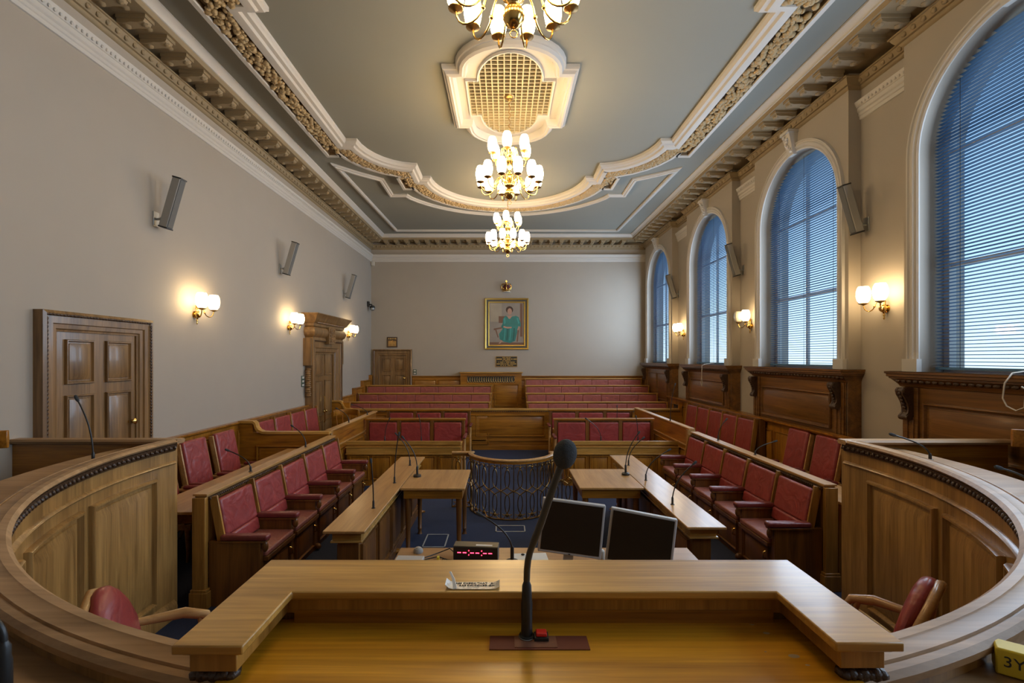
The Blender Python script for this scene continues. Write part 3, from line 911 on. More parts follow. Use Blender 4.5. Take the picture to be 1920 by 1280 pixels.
# ------------------------------------------------------------------ raised dais and gallery steps
RC = (0.04, 3.66); RR = 2.69
A0, A1 = 175.0, 365.0
def rp_(r, a):
    r = r + 0.045*abs(math.cos(D(a)))**6
    return (RC[0] + r*math.cos(D(a)), RC[1] + r*math.sin(D(a)))
def bound(a):
    dx, dy = math.cos(D(a)), math.sin(D(a))
    t = 1e9
    if dx < -1e-6: t = min(t, (XL - RC[0])/dx)
    if dx > 1e-6: t = min(t, (XP - RC[0])/dx)
    if dy < -1e-6: t = min(t, (YN - RC[1])/dy)
    return (RC[0] + dx*t, RC[1] + dy*t)
dz = 0.63
ds = MB()
n = 95
inn_ = [rp_(RR+0.05, A0 + (A1-A0)*i/n) for i in range(n+1)]
out_ = [bound(A0 + (A1-A0)*i/n) for i in range(n+1)]
ds.loops([[(x, y, 0) for x, y in inn_], [(x, y, dz) for x, y in inn_], [(x, y, dz) for x, y in out_]], closed=False)
struct(ds.build('floor_dais', 'carpet', loc=(0,0,0)), 'raised carpeted dais')
st = MB()
for (a, b, z) in ((11.12, 12.0, 0.15), (12.0, 12.9, 0.30), (12.9, 13.8, 0.45), (13.8, YB, 0.60)):
    st.box(XL, XB, a, b, 0, z)
struct(st.build('floor_steps', 'carpet', loc=(0,0,0)), 'stepped gallery floor')

# ------------------------------------------------------------------ horseshoe desk
hd = thing('horseshoe_desk', 'huge curved walnut horseshoe desk with panelled inner wall and rounded cap rail', 'desk', (RC[0], RC[1], 0))
NP = 96
rpath = [rp_(RR, A0 + (A1-A0)*i/NP) for i in range(NP+1)]      # counter clockwise: outward is to the right -> negative offset
def rs(prof): return [(-o_, z_) for o_, z_ in prof]
b = MB().sweep(rpath, rs([(0.0, 0.0), (0.0, 1.40), (0.055, 1.40), (0.055, 0.0)]), cprof=True)
b.build('wall_carcass', 'rz', hd)
b = MB().sweep(rpath, rs([(0.0,1.405),(-0.03,1.41),(-0.045,1.425),(-0.03,1.440),(-0.005,1.443),(0.0,1.440),(0.040,1.440),(0.043,1.434),(0.048,1.434),(0.051,1.440),(0.066,1.437),(0.076,1.425),(0.074,1.408),(0.062,1.398),(0.05,1.39)]), cprof=True)
b.build('cap_rail', 'rim', hd)
b = MB().sweep(rpath, rs([(0.0,1.345),(-0.012,1.35),(-0.018,1.362),(-0.026,1.39),(-0.03,1.405),(0.0,1.405)]), cprof=True)
aa = A0 + 0.5
while aa < A1 - 0.3:
    x, y = rp_(RR-0.026, aa); x2, y2 = rp_(RR-0.022, aa+0.55)
    b.sph((x, y, 1.378), (0.013, 0.013, 0.016), 6, 4); b.sph((x2, y2, 1.372), (0.010, 0.010, 0.010), 5, 3)
    aa += 1.05
b.build('carved_moulding', 'carve', hd, ang=60)
b = MB().sweep(rpath, rs([(0,1.235),(-0.012,1.24),(-0.02,1.25),(-0.014,1.26),(0,1.268)]), cprof=True)
b.sweep(rpath, rs([(0,0.0),(-0.03,0.0),(-0.03,0.10),(-0.018,0.125),(0,0.14)]), cprof=True)
b.build('bead_moulding', 'rz', hd)
for i in range(11):
    a0 = A0 + 4.2 + i*16.6; a1 = a0 + 14.6
    fm = lambda u, v, d: (*rp_(RR-d, u), v)
    p = MB(); L = []
    nu = 10
    for (ins, d) in [(0,0),(0,0.02),(0.008,0.032),(0.020,0.032),(0.034,0.003),(0.052,0.003),(0.056,0.012),(0.062,0.012),(0.115,0.026)]:
        ia = math.degrees(ins/RR)
        ua, ub, va, vb = a0+ia, a1-ia, 0.19+ins, 1.17-ins
        L.append([fm(ua+(ub-ua)*k/nu, va, d) for k in range(nu+1)] + [fm(ub+(ua-ub)*k/nu, vb, d) for k in range(nu+1)])
    base = 0; p.loops(L); nn = 2*(nu+1); q = (len(L)-1)*nn
    for k in range(nu): p.f.append((q+k, q+k+1, q+nn-2-k, q+nn-1-k))
    p.build('panel', 'rz', hd)
b = MB().sweep(rpath, rs([(0.055,1.335),(0.055,1.368),(0.07,1.370),(0.42,1.370),(0.435,1.358),(0.42,1.335)]), cprof=True)
b.build('desk_top', 'rim', hd)
b = MB().sweep(rpath, rs([(0.36,dz),(0.36,1.335),(0.385,1.335),(0.385,dz)]), cprof=True); b.build('modesty_board', 'wz', hd)
for (xa, xb_) in ((rp_(RR, A0)[0], XL), (rp_(RR, A1)[0], 4.09)):
    s_ = -1 if xb_ < xa else 1
    b = MB().box(xa + 0.03*s_, xb_+0.001*s_, 3.90, 3.95, dz, 1.40).build('end_screen', 'wx', hd)
    b = MB().sweep([(xa - s_*0.04, 3.90), (xb_, 3.90)], [(0.02,1.405),(0.03,1.425),(0.02,1.442),(-0.06,1.442),(-0.075,1.425),(-0.06,1.405)], cprof=True).build('screen_rail', 'rim', hd)
for aa in (A0, A1):
    x, y = rp_(RR, aa); sg = 1 if x > 0 else -1
    MB().box(x - (0.0 if sg > 0 else 0.08), x + (0.08 if sg > 0 else 0.0), y-0.002, y+0.04, 0, 1.40).build('end_post', 'rz', hd, bevel=0.003)

# ------------------------------------------------------------------ presiding desk in the foreground
jd = thing('presiding_desk', 'walnut desk top with raised U-shaped ledge in the foreground', 'desk', (0.068, 1.1, 1.2))
LZ = 2.1 - 0.546
b = MB()
outer = [(-0.633, 0.91), (-0.633, 1.302), (0.767, 1.302), (0.767, 0.92)]
innr = [(-0.497, 0.91), (-0.497, 1.122), (0.636, 1.122), (0.636, 0.92)]
def ushape(mb, o_, z0, z1, e=0.0):
    O = [(-0.633-o_, 0.91-e), (-0.633-o_, 1.302+o_), (0.767+o_, 1.302+o_), (0.767+o_, 0.92-e)]
    I = [(-0.497+o_, 0.91-e), (-0.497+o_, 1.122-o_), (0.636-o_, 1.122-o_), (0.636-o_, 0.92-e)]
    L = []
    for z in (z0, z1):
        L.append([(x, y, z) for x, y in O] + [(x, y, z) for x, y in reversed(I)])
    nn = 8; base = len(mb.v)
    mb.loops(L, True)
    for q in (base, base+nn):
        mb.f += [(q+0, q+1, q+6, q+7), (q+1, q+2, q+5, q+6), (q+2, q+3, q+4, q+5)]
ushape(b, 0.0, LZ-0.018, LZ); ushape(b, -0.012, LZ-0.026, LZ-0.018, -0.012)
b.build('ledge_top', 'dx', jd, bevel=0.003)
b = MB(); ushape(b, -0.022, LZ-0.062, LZ-0.026, -0.02); ushape(b, -0.05, 1.446, LZ-0.062, -0.05); b.build('ledge_body', 'cz', jd, bevel=0.002)
b = MB().box(-0.565, 0.70, 0.40, 1.16, 1.452, 1.470); b.build('desk_surface', 'gx', jd, bevel=0.002)
b = MB().box(-0.50, 0.64, 1.142, 1.158, 1.47, 1.50).box(-0.60, 0.735, 1.20, 1.27, 0.0, 1.45); b.build('front_board', 'wx', jd)
for sx in (-1, 1):
    bb = MB(); cx = -0.575 if sx < 0 else 0.71
    for i in range(7): bb.sph((cx + 0.012*(i-3), 0.955, LZ-0.080), (0.014, 0.02, 0.011 + 0.004*(i % 2)), 7, 5)
    bb.build('carved_bracket', 'carve', jd, ang=60)
pm_ = MB().box(-0.033, 0.185, 1.035, 1.085, 1.4695, 1.4725); pm_.build('mic_plate', 'darkred', jd)
MB().box(0.022, 0.115, 1.040, 1.082, 1.4725, 1.4740).build('mic_plate_centre', plain('plate_lighter', (0.22, 0.09, 0.05), 0.35), jd)
btn = thing('push_button', 'red square push button beside the foreground microphone', 'button', (0.082, 1.072, 1.474))
MB().box(0.066, 0.098, 1.060, 1.086, 1.474, 1.482).build('button_frame', 'black', btn, bevel=0.001)
MB().box(0.070, 0.094, 1.063, 1.083, 1.482, 1.490).build('button_cap', 'red', btn, bevel=0.002)
ch = MB()
for (x, y, rx, ry_) in ((0.612, 1.015, 0.012, 0.007), (0.60, 1.10, 0.008, 0.005), (0.585, 1.135, 0.006, 0.003), (0.622, 0.985, 0.005, 0.003), (0.56, 1.03, 0.003, 0.002)):
    ch.sph((x, y, 1.4702), (rx, ry_, 0.0008), 10, 4)
ch.build('worn_spot', plain('bare_wood', (0.42, 0.30, 0.17), 0.8), jd, ang=60)
# paper label strip with writing
lb = thing('label_strip', 'curled white tape label with printed capitals on the foreground ledge', 'label', (-0.08, 1.14, LZ))
xs0, xs1 = -0.140, -0.012
b = MB(); nseg = 14; L = []
for i in range(nseg+1):
    x = xs0 + (xs1-xs0)*i/nseg; lift = 0.0015 + (0.010*(1-i/2)**2 if i < 2 else 0) + (0.006*((i-12)/2)**2 if i > 12 else 0)
    L.append([(x, 1.130, LZ+lift), (x, 1.163, LZ+lift+0.001), (x, 1.163, LZ+lift+0.002), (x, 1.130, LZ+lift+0.001)])
b.loops(L, True, True, True); b.build('tape', 'foil', lb)
MB().loops([[(-0.122, 1.132, LZ+0.004), (-0.122, 1.134, LZ+0.004), (-0.126, 1.150, LZ+0.018), (-0.134, 1.160, LZ+0.030)],
            [(-0.114, 1.132, LZ+0.004), (-0.113, 1.134, LZ+0.004), (-0.120, 1.150, LZ+0.018), (-0.130, 1.162, LZ+0.030)],
            [(-0.113, 1.130, LZ+0.003), (-0.112, 1.133, LZ+0.003), (-0.119, 1.151, LZ+0.017), (-0.129, 1.163, LZ+0.029)],
            [(-0.121, 1.130, LZ+0.003), (-0.121, 1.133, LZ+0.003), (-0.125, 1.151, LZ+0.017), (-0.133, 1.161, LZ+0.029)]], False).build('curled_corner', 'paper', lb)
def text(name, s, size, loc, rot, mat, parent=None, extr=0.0005, align='CENTER'):
    c = bpy.data.curves.new(name, 'FONT'); c.body = s; c.size = size; c.extrude = extr; c.align_x = align; c.align_y = 'CENTER'
    ob = bpy.data.objects.new(name, c); COL.objects.link(ob)
    c.materials.append(M[mat] if isinstance(mat, str) else mat)
    ob.rotation_euler = rot
    bpy.context.view_layer.update()
    me = bpy.data.meshes.new_from_object(ob.evaluated_get(bpy.context.evaluated_depsgraph_get()))
    bpy.data.objects.remove(ob); bpy.data.curves.remove(c)
    ob = bpy.data.objects.new(name, me); COL.objects.link(ob)
    ob.rotation_euler = rot
    ob.parent = parent; ob.location = Vector(loc) - ORIG[parent.name]
    return ob
text('lettering', 'ASE CHECK THAT   ALL', 0.0095, (-0.068, 1.156, LZ+0.0038), (0,0,0), 'ink', lb)
text('lettering', 'ARE SWITCHED ON', 0.0095, (-0.066, 1.145, LZ+0.0038), (0,0,0), 'ink', lb)
# yellow card bottom right
yc = thing('yellow_card_box', 'small yellow box with black handwriting on the curved desk, right corner', 'box', (1.165, 1.09, 1.371))
T = Matrix.Translation((1.20, 1.095, 1.4135)) @ Matrix.Rotation(D(-38), 4, 'Z')
MB().box(-0.06, 0.06, -0.028, 0.028, -0.042, 0.018, T).build('box_body', 'yellow', yc, bevel=0.004)
tx = text('lettering', '3Y', 0.034, (0,0,0), (0,0,0), 'ink', yc)
tx.matrix_local = Matrix.Translation(-ORIG[yc.name]) @ T @ Matrix.Translation((-0.03, -0.0286, -0.01)) @ Matrix.Rotation(PI/2, 4, 'X')

# ------------------------------------------------------------------ microphones
def mic(base, head, label, disc=0.0, body=0.05, group='gooseneck microphones', r=0.0055, hr=0.011, bendy=0.45, mat='black'):
    t = thing('gooseneck_microphone', label, 'microphone', base, group=group)
    bx_, by_, bz_ = base; B = Vector(base); H = Vector(head)
    b = MB()
    if disc: b.lathe([(disc,0),(disc,0.018),(disc*0.8,0.026),(0.012,0.03),(0.012, 0.05+body),(0.006,0.06+body)], base, 18)
    else: b.lathe([(0.018,0),(0.018,0.004),(0.010,0.006),(0.010,body),(0.006,body+0.012)], base, 10)
    b.build('mic_base', mat, t)
    s0 = B + Vector((0,0,body + (0.05 if disc else 0)))
    mid = s0 + (H - s0)*bendy; mid = Vector((s0.x + (H.x-s0.x)*0.12, s0.y + (H.y-s0.y)*0.12, mid.z))
    pts = bez(s0, s0 + (mid-s0)*0.6, mid + (mid - s0)*0.25, H, 12)
    MB().tube(pts, r, 7).build('gooseneck', mat, t, ang=60)
    dv_ = (pts[-1]-pts[-2]).normalized()
    MB().tube([H - dv_*hr*0.5, H, H + dv_*hr*0.9, H + dv_*hr*3.2, H + dv_*hr*4.0], [r*1.1, hr*0.8, hr, hr, hr*0.6], 10).build('mic_head', 'foam', t, ang=60)
    return t
# foreground microphone
fm_ = thing('gooseneck_microphone', 'large foreground microphone with round grey foam windshield', 'microphone', (0.05, 1.08, 1.474), group='gooseneck microphones')
MB().lathe([(0.016,0),(0.0175,0.004),(0.013,0.006),(0.0125,0.03),(0.013,0.075),(0.0115,0.085),(0.0105,0.115),(0.0065,0.125),(0.0065,0.13)], (0.05, 1.08, 1.474), 20).build('mic_base', 'black', fm_)
pts = bez((0.05,1.08,1.60),(0.050,1.08,1.66),(0.060,1.08,1.67),(0.075,1.08,1.71),6) + bez((0.075,1.08,1.71),(0.09,1.08,1.75),(0.105,1.08,1.80),(0.128,1.08,1.862),6)[1:]
MB().tube(pts, [0.0075]*5 + [0.0085]*8, 12).build('gooseneck', plain('bronze_stem', (0.045, 0.035, 0.02), 0.35), fm_, ang=60)
T = Matrix.Rotation(D(14), 3, 'Y')
MB().sph((0.136, 1.08, 1.884), (0.0265, 0.0265, 0.034), 22, 14, T).build('foam_windshield', 'foam', fm_, ang=80)
MB().lathe([(0.0175,-0.0005),(0.0185,0.001),(0.0175,0.002)], (0.05, 1.08, 1.474), 20).build('collar', 'steel', fm_)
TBL = 0.75
mics = [
 ((-1.18,4.32,TBL),(-1.20,4.32,1.155),'microphone nearest the near end of the left long table',0),
 ((-1.19,5.19,TBL),(-1.145,5.19,1.26),'tall upright microphone midway along the left long table',0),
 ((-1.19,6.04,TBL),(-1.35,6.04,1.13),'leaning microphone at the far end of the left long table',0),
 ((-0.995,5.47,TBL),(-1.145,5.47,1.18),'microphone on a round black base on the left small table',0.045),
 ((1.40,5.55,TBL),(1.54,5.55,1.22),'microphone on a round black base on the right small table',0.045),
 ((1.56,6.04,TBL),(1.73,6.04,1.08),'leaning microphone at the far end of the right long table',0),
 ((1.56,5.30,TBL),(1.80,5.30,1.075),'low leaning microphone midway along the right long table',0),
 ((1.55,4.43,TBL),(1.74,4.43,1.12),'microphone nearest the near end of the right long table',0),
 ((0.05,3.14,TBL),(-0.15,3.20,1.05),'microphone beside the digital timer, bent to the left',0.05),
 ((-2.88,3.36,1.371),(-2.985,3.36,1.80),'tall microphone on the curved desk in front of the near left door',0),
 ((3.05,3.44,1.371),(2.80,3.44,1.545),'microphone on the right curved desk bent low towards the middle',0),
 ((2.95,2.69,1.371),(2.79,2.69,1.48),'microphone on the curved desk at the right edge, lower one',0),
 ((-2.545,4.81,0.965),(-2.76,4.81,1.17),'microphone on the left bench rail, nearer one',0),
 ((-2.545,6.14,0.965),(-2.70,6.14,1.22),'microphone on the left bench rail, farther one',0),
 ((2.95,6.63,0.965),(3.05,6.63,1.235),'microphone on the right bench rail, farther one',0),
 ((2.95,5.65,0.965),(3.17,5.65,1.115),'microphone on the right bench rail, nearer one',0),
 ((-2.00,8.02,0.72),(-1.93,8.02,1.07),'thin microphone on the far left desk, nearer the wall',0),
 ((-1.39,8.02,0.72),(-1.43,8.02,1.12),'thin microphone on the far left desk, nearer the middle',0),
 ((1.61,8.02,0.72),(1.38,8.02,1.075),'slanting microphone on the far right desk',0),
 ((2.23,8.02,0.72),(2.20,8.02,1.10),'thin upright microphone on the far right desk',0),
 ((2.24,9.55,0.72),(2.24,9.55,1.12),'short upright microphone rising behind the right red seats',0),
 ((-2.66,8.2,1.0),(-2.85,8.2,1.23),'microphone on the left side screen rail, nearer one',0),
 ((-2.66,9.3,1.0),(-2.93,9.3,1.19),'microphone on the left side screen rail, farther one',0),
 ((2.90,8.4,1.0),(2.98,8.4,1.62),'tallest thin microphone on the right side screen rail',0),
]
for (b_, h_, lab, dd) in mics:
    tall = h_[2] - b_[2]
    mic(b_, h_, lab, disc=dd, body=min(0.06, tall*0.2))
nm = thing('gooseneck_microphone', 'microphone at the lower left corner with a red button base', 'microphone', (-0.97, 0.93, 1.371), group='gooseneck microphones')
MB().box(-1.02, -0.90, 0.86, 0.97, 1.371, 1.398).build('mic_base', 'darkred', nm, bevel=0.004)
MB().lathe([(0.013,0.016),(0.013,0.13),(0.011,0.14),(0.011,0.16),(0.006,0.17)], (-0.97,0.93,1.382), 16).build('mic_socket', 'black', nm)
MB().tube(bez((-0.97,0.93,1.55),(-0.97,0.93,1.585),(-0.99,0.93,1.60),(-1.05,0.93,1.63),8), 0.0065, 8).build('gooseneck', 'black', nm, ang=60)
MB().box(-0.945,-0.92,0.90,0.93,1.398,1.41).build('button_cap', 'red', nm, bevel=0.002)

# ------------------------------------------------------------------ fixed benches with red leather seats
def bench(name, label, cat, n, pitch, loc, rz, H=0.96, rail=True, group=None, seatz=0.45, cabinet=True):
    """local: back plane x=0, faces +x, runs +y"""
    t = thing(name, label, cat, (0,0,0), group=group)
    Ln = n*pitch + 0.06
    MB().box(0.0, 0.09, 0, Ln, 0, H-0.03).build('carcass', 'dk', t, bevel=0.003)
    if rail:
        r = MB().box(-0.012, 0.108, -0.03, Ln+0.03, H-0.018, H).box(-0.002, 0.098, -0.015, Ln+0.015, H-0.032, H-0.018)
        r.build('top_rail', 'dy', t, bevel=0.003)
        m_ = MB(); y = 0.0
        m_.box(0.095, 0.118, 0, Ln, H-0.052, H-0.034)
        while y < Ln: m_.sph((0.12, y, H-0.045), (0.008, 0.010, 0.010), 5, 3); y += 0.028
        m_.build('carved_moulding', 'carve', t, ang=60)
    top = H - 0.055
    tl = math.atan2(0.085, top - seatz)
    for i in range(n):
        y0 = 0.03 + i*pitch; yc = y0 + pitch/2
        hh = top - seatz - 0.02
        T = Matrix.Translation((0.175, yc, seatz + 0.01 + hh/2)) @ Matrix.Rotation(-tl, 4, 'Y')
        MB().box(-0.03, 0.03, -pitch/2+0.035, pitch/2-0.035, -hh/2+0.11, hh/2, T).box(-0.025, 0.036, -pitch/2+0.04, pitch/2-0.04, -hh/2-0.01, -hh/2+0.112, T)\
            .build('backrest', 'leather', t, ang=50, bevel=0.022, seg=4)
        MB().box(0.20, 0.565, y0+0.03, y0+pitch-0.03, seatz-0.05, seatz).build('seat', 'leather2', t, ang=50, bevel=0.015, seg=3)
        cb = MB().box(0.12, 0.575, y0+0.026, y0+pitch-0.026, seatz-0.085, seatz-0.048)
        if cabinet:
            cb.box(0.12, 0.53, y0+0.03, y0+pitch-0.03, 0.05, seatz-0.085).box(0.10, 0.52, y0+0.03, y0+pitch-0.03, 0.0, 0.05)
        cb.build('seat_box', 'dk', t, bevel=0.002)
        if cabinet:
            d = MB(); d.panel(lambda u, v, dd: (0.53+dd, u, v), y0+0.07, y0+pitch-0.07, 0.07, seatz-0.10, raised(0.6))
            dd_ = d.build('seat_door', 'dk', t)
            hb = MB().tube([(0.55, y0+pitch-0.09, 0.30), (0.575, y0+pitch-0.09, 0.29), (0.575, y0+pitch-0.09, 0.24), (0.55, y0+pitch-0.09, 0.23)], 0.008, 6)
            hb.build('door_handle', 'brass', dd_, ang=60)
    for i in range(n+1):
        y = 0.03 + i*pitch
        wv = 0.030 if 0 < i < n else 0.036
        MB().obox((0.168, y, (top+seatz)/2+0.03), (0.070, 0.020, top-seatz-0.01), (0, -tl, 0)).build('back_stile', 'cz', t, bevel=0.003)
        MB().box(0.20, 0.60, y-0.042, y+0.042, 0.555, 0.605).build('armrest', 'armpad', t, ang=50, bevel=0.018, seg=4)
        a_ = MB().box(0.10, 0.535, y-0.025, y+0.025, 0.0, 0.55).box(0.20, 0.585, y-0.038, y+0.038, 0.54, 0.556)
        a_.sph((0.55, y, 0.04), (0.045, 0.03, 0.035), 8, 5).sph((0.565, y, 0.50), (0.03, 0.025, 0.05), 8, 5)
        a_.build('arm_support', 'dk', t, ang=50, bevel=0.002)
    t.location = loc; t.rotation_euler = (0, 0, rz); t['label'] = label
    return t
def end_pilaster(t, y, H=0.96):
    off = -0.045 if y < 1 else 0.0
    b = MB().box(-0.01, 0.10, y+off, y+off+0.045, 0.0, H-0.03).box(-0.03, 0.12, y+off-0.012, y+off+0.055, 0.0, 0.14).box(-0.022, 0.112, y+off-0.008, y+off+0.052, 0.14, 0.165)
    b.build('end_pilaster', 'cz', t, bevel=0.004)
GB = 'red leather benches with armrests'
bl = bench('fixed_bench', 'front red leather bench on the left, five seats facing the long table', 'bench', 5, 0.59, (-2.60, 4.05, 0), 0, group=GB)
end_pilaster(bl, 0.0)
br = bench('fixed_bench', 'front red leather bench on the right, five seats facing the long table', 'bench', 5, 0.60, (2.99, 7.42, 0), PI, group=GB)
end_pilaster(br, 3.06)
bench('fixed_bench', 'four seat red leather bench against the left wall beside the carved door', 'bench', 4, 0.60, (XL+0.05, 7.28, 0), 0, H=1.17, rail=False, group=GB)
bench('fixed_bench', 'five seat red leather bench against the right wall under the window ledges', 'bench', 5, 0.55, (4.06, 10.28, 0), PI, H=1.18, rail=False, group=GB)

# framed armchairs along the side walls
def armchair(label):
    t = thing('armchair', label, 'chair', (0,0,0), group='red leather armchairs along the side walls')
    tl = D(11)
    zs = 0.45; Ht = 1.12
    T = Matrix.Translation((0.10, 0, (zs+Ht)/2)) @ Matrix.Rotation(-tl, 4, 'Y')
    hh = (Ht-zs)
    MB().box(-0.02, 0.045, -0.215, 0.215, -hh/2, hh/2, T).build('backrest', 'leather', t, ang=50, bevel=0.025, seg=4)
    MB().box(-0.045, -0.022, -0.24, 0.24, -hh/2, hh/2-0.02, T).box(-0.03, 0.02, -0.245, -0.222, -hh/2, hh/2-0.02, T).box(-0.03, 0.02, 0.222, 0.245, -hh/2, hh/2-0.02, T).build('back_frame', 'oak', t, bevel=0.005)
    MB().box(0.12, 0.60, -0.24, 0.24, zs-0.06, zs).build('seat', 'leather', t, ang=50, bevel=0.02, seg=3)
    MB().box(0.10, 0.60, -0.245, 0.245, zs-0.12, zs-0.06).build('seat_rail', 'oak', t, bevel=0.004)
    for sg in (-1, 1):
        y = 0.255*sg
        MB().box(0.20, 0.60, y-0.035, y+0.035, 0.62, 0.66).build('armrest', 'armpad', t, ang=50, bevel=0.018, seg=4)
        MB().box(0.10, 0.585, y-0.028, y+0.028, 0.595, 0.62).box(0.52, 0.56, y-0.022, y+0.022, 0.40, 0.60).build('arm_frame', 'oak', t, bevel=0.004)
        MB().tube([(0.56, y*0.92, 0.36), (0.57, y*0.92, 0.1), (0.56, y*0.92, 0.0)], [0.028, 0.02, 0.016], 8).build('leg', 'oak', t, ang=60)
        MB().tube([(0.13, y*0.92, 0.40), (0.09, y*0.92, 0.1), (0.05, y*0.92, 0.0)], [0.026, 0.02, 0.016], 8).build('leg', 'oak', t, ang=60)
    return t
proto = armchair(''); first = [True]
for (yy, lab) in zip((5.17, 5.80, 6.43), ('left wall red armchair half hidden by the curved desk end', 'left wall red armchair, middle one of three in wooden frame',
                                          'left wall red armchair next to the curved timber screen')):
    place(proto, first, (-3.82, yy, 0), 0, lab)
for (yy, lab) in zip((5.36, 5.97, 6.56), ('right wall red armchair half hidden by the curved desk end', 'right wall red armchair, middle one of three',
                                          'right wall red armchair farthest of three, before the panel gap')):
    dup(proto, (4.09, yy, 0), PI, lab)
# narrow side table behind the left bench
sd = thing('side_desk', 'narrow walnut writing shelf behind the left front bench', 'desk', (-2.85, 4.9, 0))
MB().box(-3.12, -2.615, 4.05, 6.9, 0.775, 0.80).build('tabletop', 'dy', sd, bevel=0.005)
MB().box(-3.06, -2.64, 4.12, 6.84, 0.68, 0.775).build('apron', 'wy', sd)
for yy in (4.16, 6.8): MB().tube([(-3.02, yy, 0.69), (-3.02, yy, 0.45), (-3.02, yy, 0.0)], [0.03, 0.022, 0.02], 8).build('leg', 'wz', sd, ang=60)
sd = thing('side_desk', 'narrow walnut writing shelf behind the right front bench', 'desk', (3.2, 4.9, 0))
MB().box(3.03, 3.42, 4.3, 7.0, 0.775, 0.80).build('tabletop', 'dy', sd, bevel=0.005)
MB().box(3.035, 3.38, 4.36, 6.94, 0.0, 0.775).build('desk_body', 'wz', sd, bevel=0.003)

# ------------------------------------------------------------------ long tables, small tables
def long_table(label, x0, x1, y0, y1, inner):
    t = thing('long_table', label, 'table', ((x0+x1)/2, (y0+y1)/2, 0), group='long narrow polished tables')
    MB().box(x0, x1, y0, y1, TBL-0.022, TBL).build('tabletop', 'dy', t, bevel=0.005)
    b = MB().box(x0+0.035, x1-0.035, y0+0.05, y1-0.05, TBL-0.04, TBL-0.022).box(x0+0.05, x1-0.05, y0+0.075, y1-0.075, TBL-0.10, TBL-0.04)\
        .box(x0+0.04, x1-0.04, y0+0.06, y1-0.06, TBL-0.115, TBL-0.10)
    b.build('frieze', 'dx', t, bevel=0.002)
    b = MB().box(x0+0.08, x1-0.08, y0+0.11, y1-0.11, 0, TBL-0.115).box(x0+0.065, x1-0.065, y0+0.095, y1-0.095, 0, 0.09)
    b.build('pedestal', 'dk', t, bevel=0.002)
    n = 5; k = (y1-y0-0.26)/n
    for i in range(n):
        ya = y0+0.13+i*k
        for (xx, sg) in ((x1-0.08, 1), (x0+0.08, -1)):
            MB().panel(lambda u, v, d: (xx+sg*d, u, v), ya+0.03, ya+k-0.03, 0.13, 0.59, raised(0.6)).build('panel', 'dk', t)
    for yy in (y0+0.10, (y0+y1)/2, y1-0.10):
        f = MB().sph(((x0+x1)/2 - 0.0, yy, 0.03), (abs(x1-x0)/2+0.03, 0.05, 0.03), 10, 5); f.build('foot', 'wx', t, ang=60)
    return t
long_table('long polished table on the left side of the floor', -1.42, -1.09, 3.74, 6.57, 1)
long_table('long polished table on the right side of the floor', 1.46, 1.775, 3.83, 6.68, -1)
def small_table(label, x0, x1, y0, y1):
    t = thing('small_table', label, 'table', ((x0+x1)/2, (y0+y1)/2, 0), group='square tables abutting the long tables')
    MB().box(x0, x1, y0, y1, TBL-0.025, TBL-0.001).build('tabletop', 'dy', t, bevel=0.005)
    MB().box(x0+0.03, x1-0.03, y0+0.03, y1-0.03, TBL-0.12, TBL-0.025).build('apron', 'wx', t, bevel=0.003)
    for x in (x0+0.07, x1-0.07):
        for y in (y0+0.07, y1-0.07):
            MB().lathe([(0.03,0),(0.022,0.02),(0.02,0.05),(0.026,0.06),(0.026,0.07),(0.022,0.075),(0.026,0.35),(0.032,0.58),(0.032,0.64)], (x,y,0), 10).build('leg', 'dk', t, ang=60)
    return t
small_table('square table joined to the left long table', -1.085, -0.41, 4.98, 5.82)
small_table('square table joined to the right long table', 0.783, 1.455, 5.0, 5.85)

# ------------------------------------------------------------------ clerk's desk and what stands on it
cd = thing('clerk_desk', 'plain honey coloured desk behind the foreground ledge', 'desk', (0.2, 2.9, 0))
MB().box(-0.74, 1.30, 2.35, 3.42, TBL-0.03, TBL).build('tabletop', wood('desk_oak', (0.26,0.12,0.035), (0.42,0.22,0.08), 'x', 0.3), cd, bevel=0.004)
MB().box(-0.69, 1.25, 2.42, 3.36, TBL-0.12, TBL-0.03).build('apron', 'wx', cd)
for x in (-0.66, 1.22):
    for y in (2.44, 3.34): MB().box(x-0.03, x+0.03, y-0.03, y+0.03, 0, TBL-0.1).build('leg', 'wz', cd)
tm = thing('digital_timer', 'digital timer showing red dashes on the desk behind the ledge', 'timer', (-0.19, 3.22, TBL))
T = Matrix.Translation((-0.19, 3.24, TBL)) @ Matrix.Rotation(D(-5), 4, 'Z')
MB().box(-0.150, 0.150, -0.045, 0.045, 0.0, 0.095, T).build('case', plain('timer_case', (0.10, 0.085, 0.06), 0.4, 0.5), tm, bevel=0.003)
MB().box(-0.146, 0.146, -0.050, -0.044, 0.004, 0.091, T).build('front_panel', 'black', tm)
MB().box(0.0, 0.11, -0.03, -0.008, 0.095, 0.0965, T).build('white_sticker', 'paper', tm)
dg = MB(); x = -0.108
for k in range(6):
    dg.box(x-0.012, x+0.012, -0.0515, -0.050, 0.052, 0.057, T)
    x += 0.036
    if k in (1, 3):
        dg.box(x-0.010, x-0.005, -0.0515, -0.050, 0.066, 0.072, T).box(x-0.010, x-0.005, -0.0515, -0.050, 0.038, 0.044, T)
        x += 0.014
dg.build('display_digits', 'led', tm, ang=0)
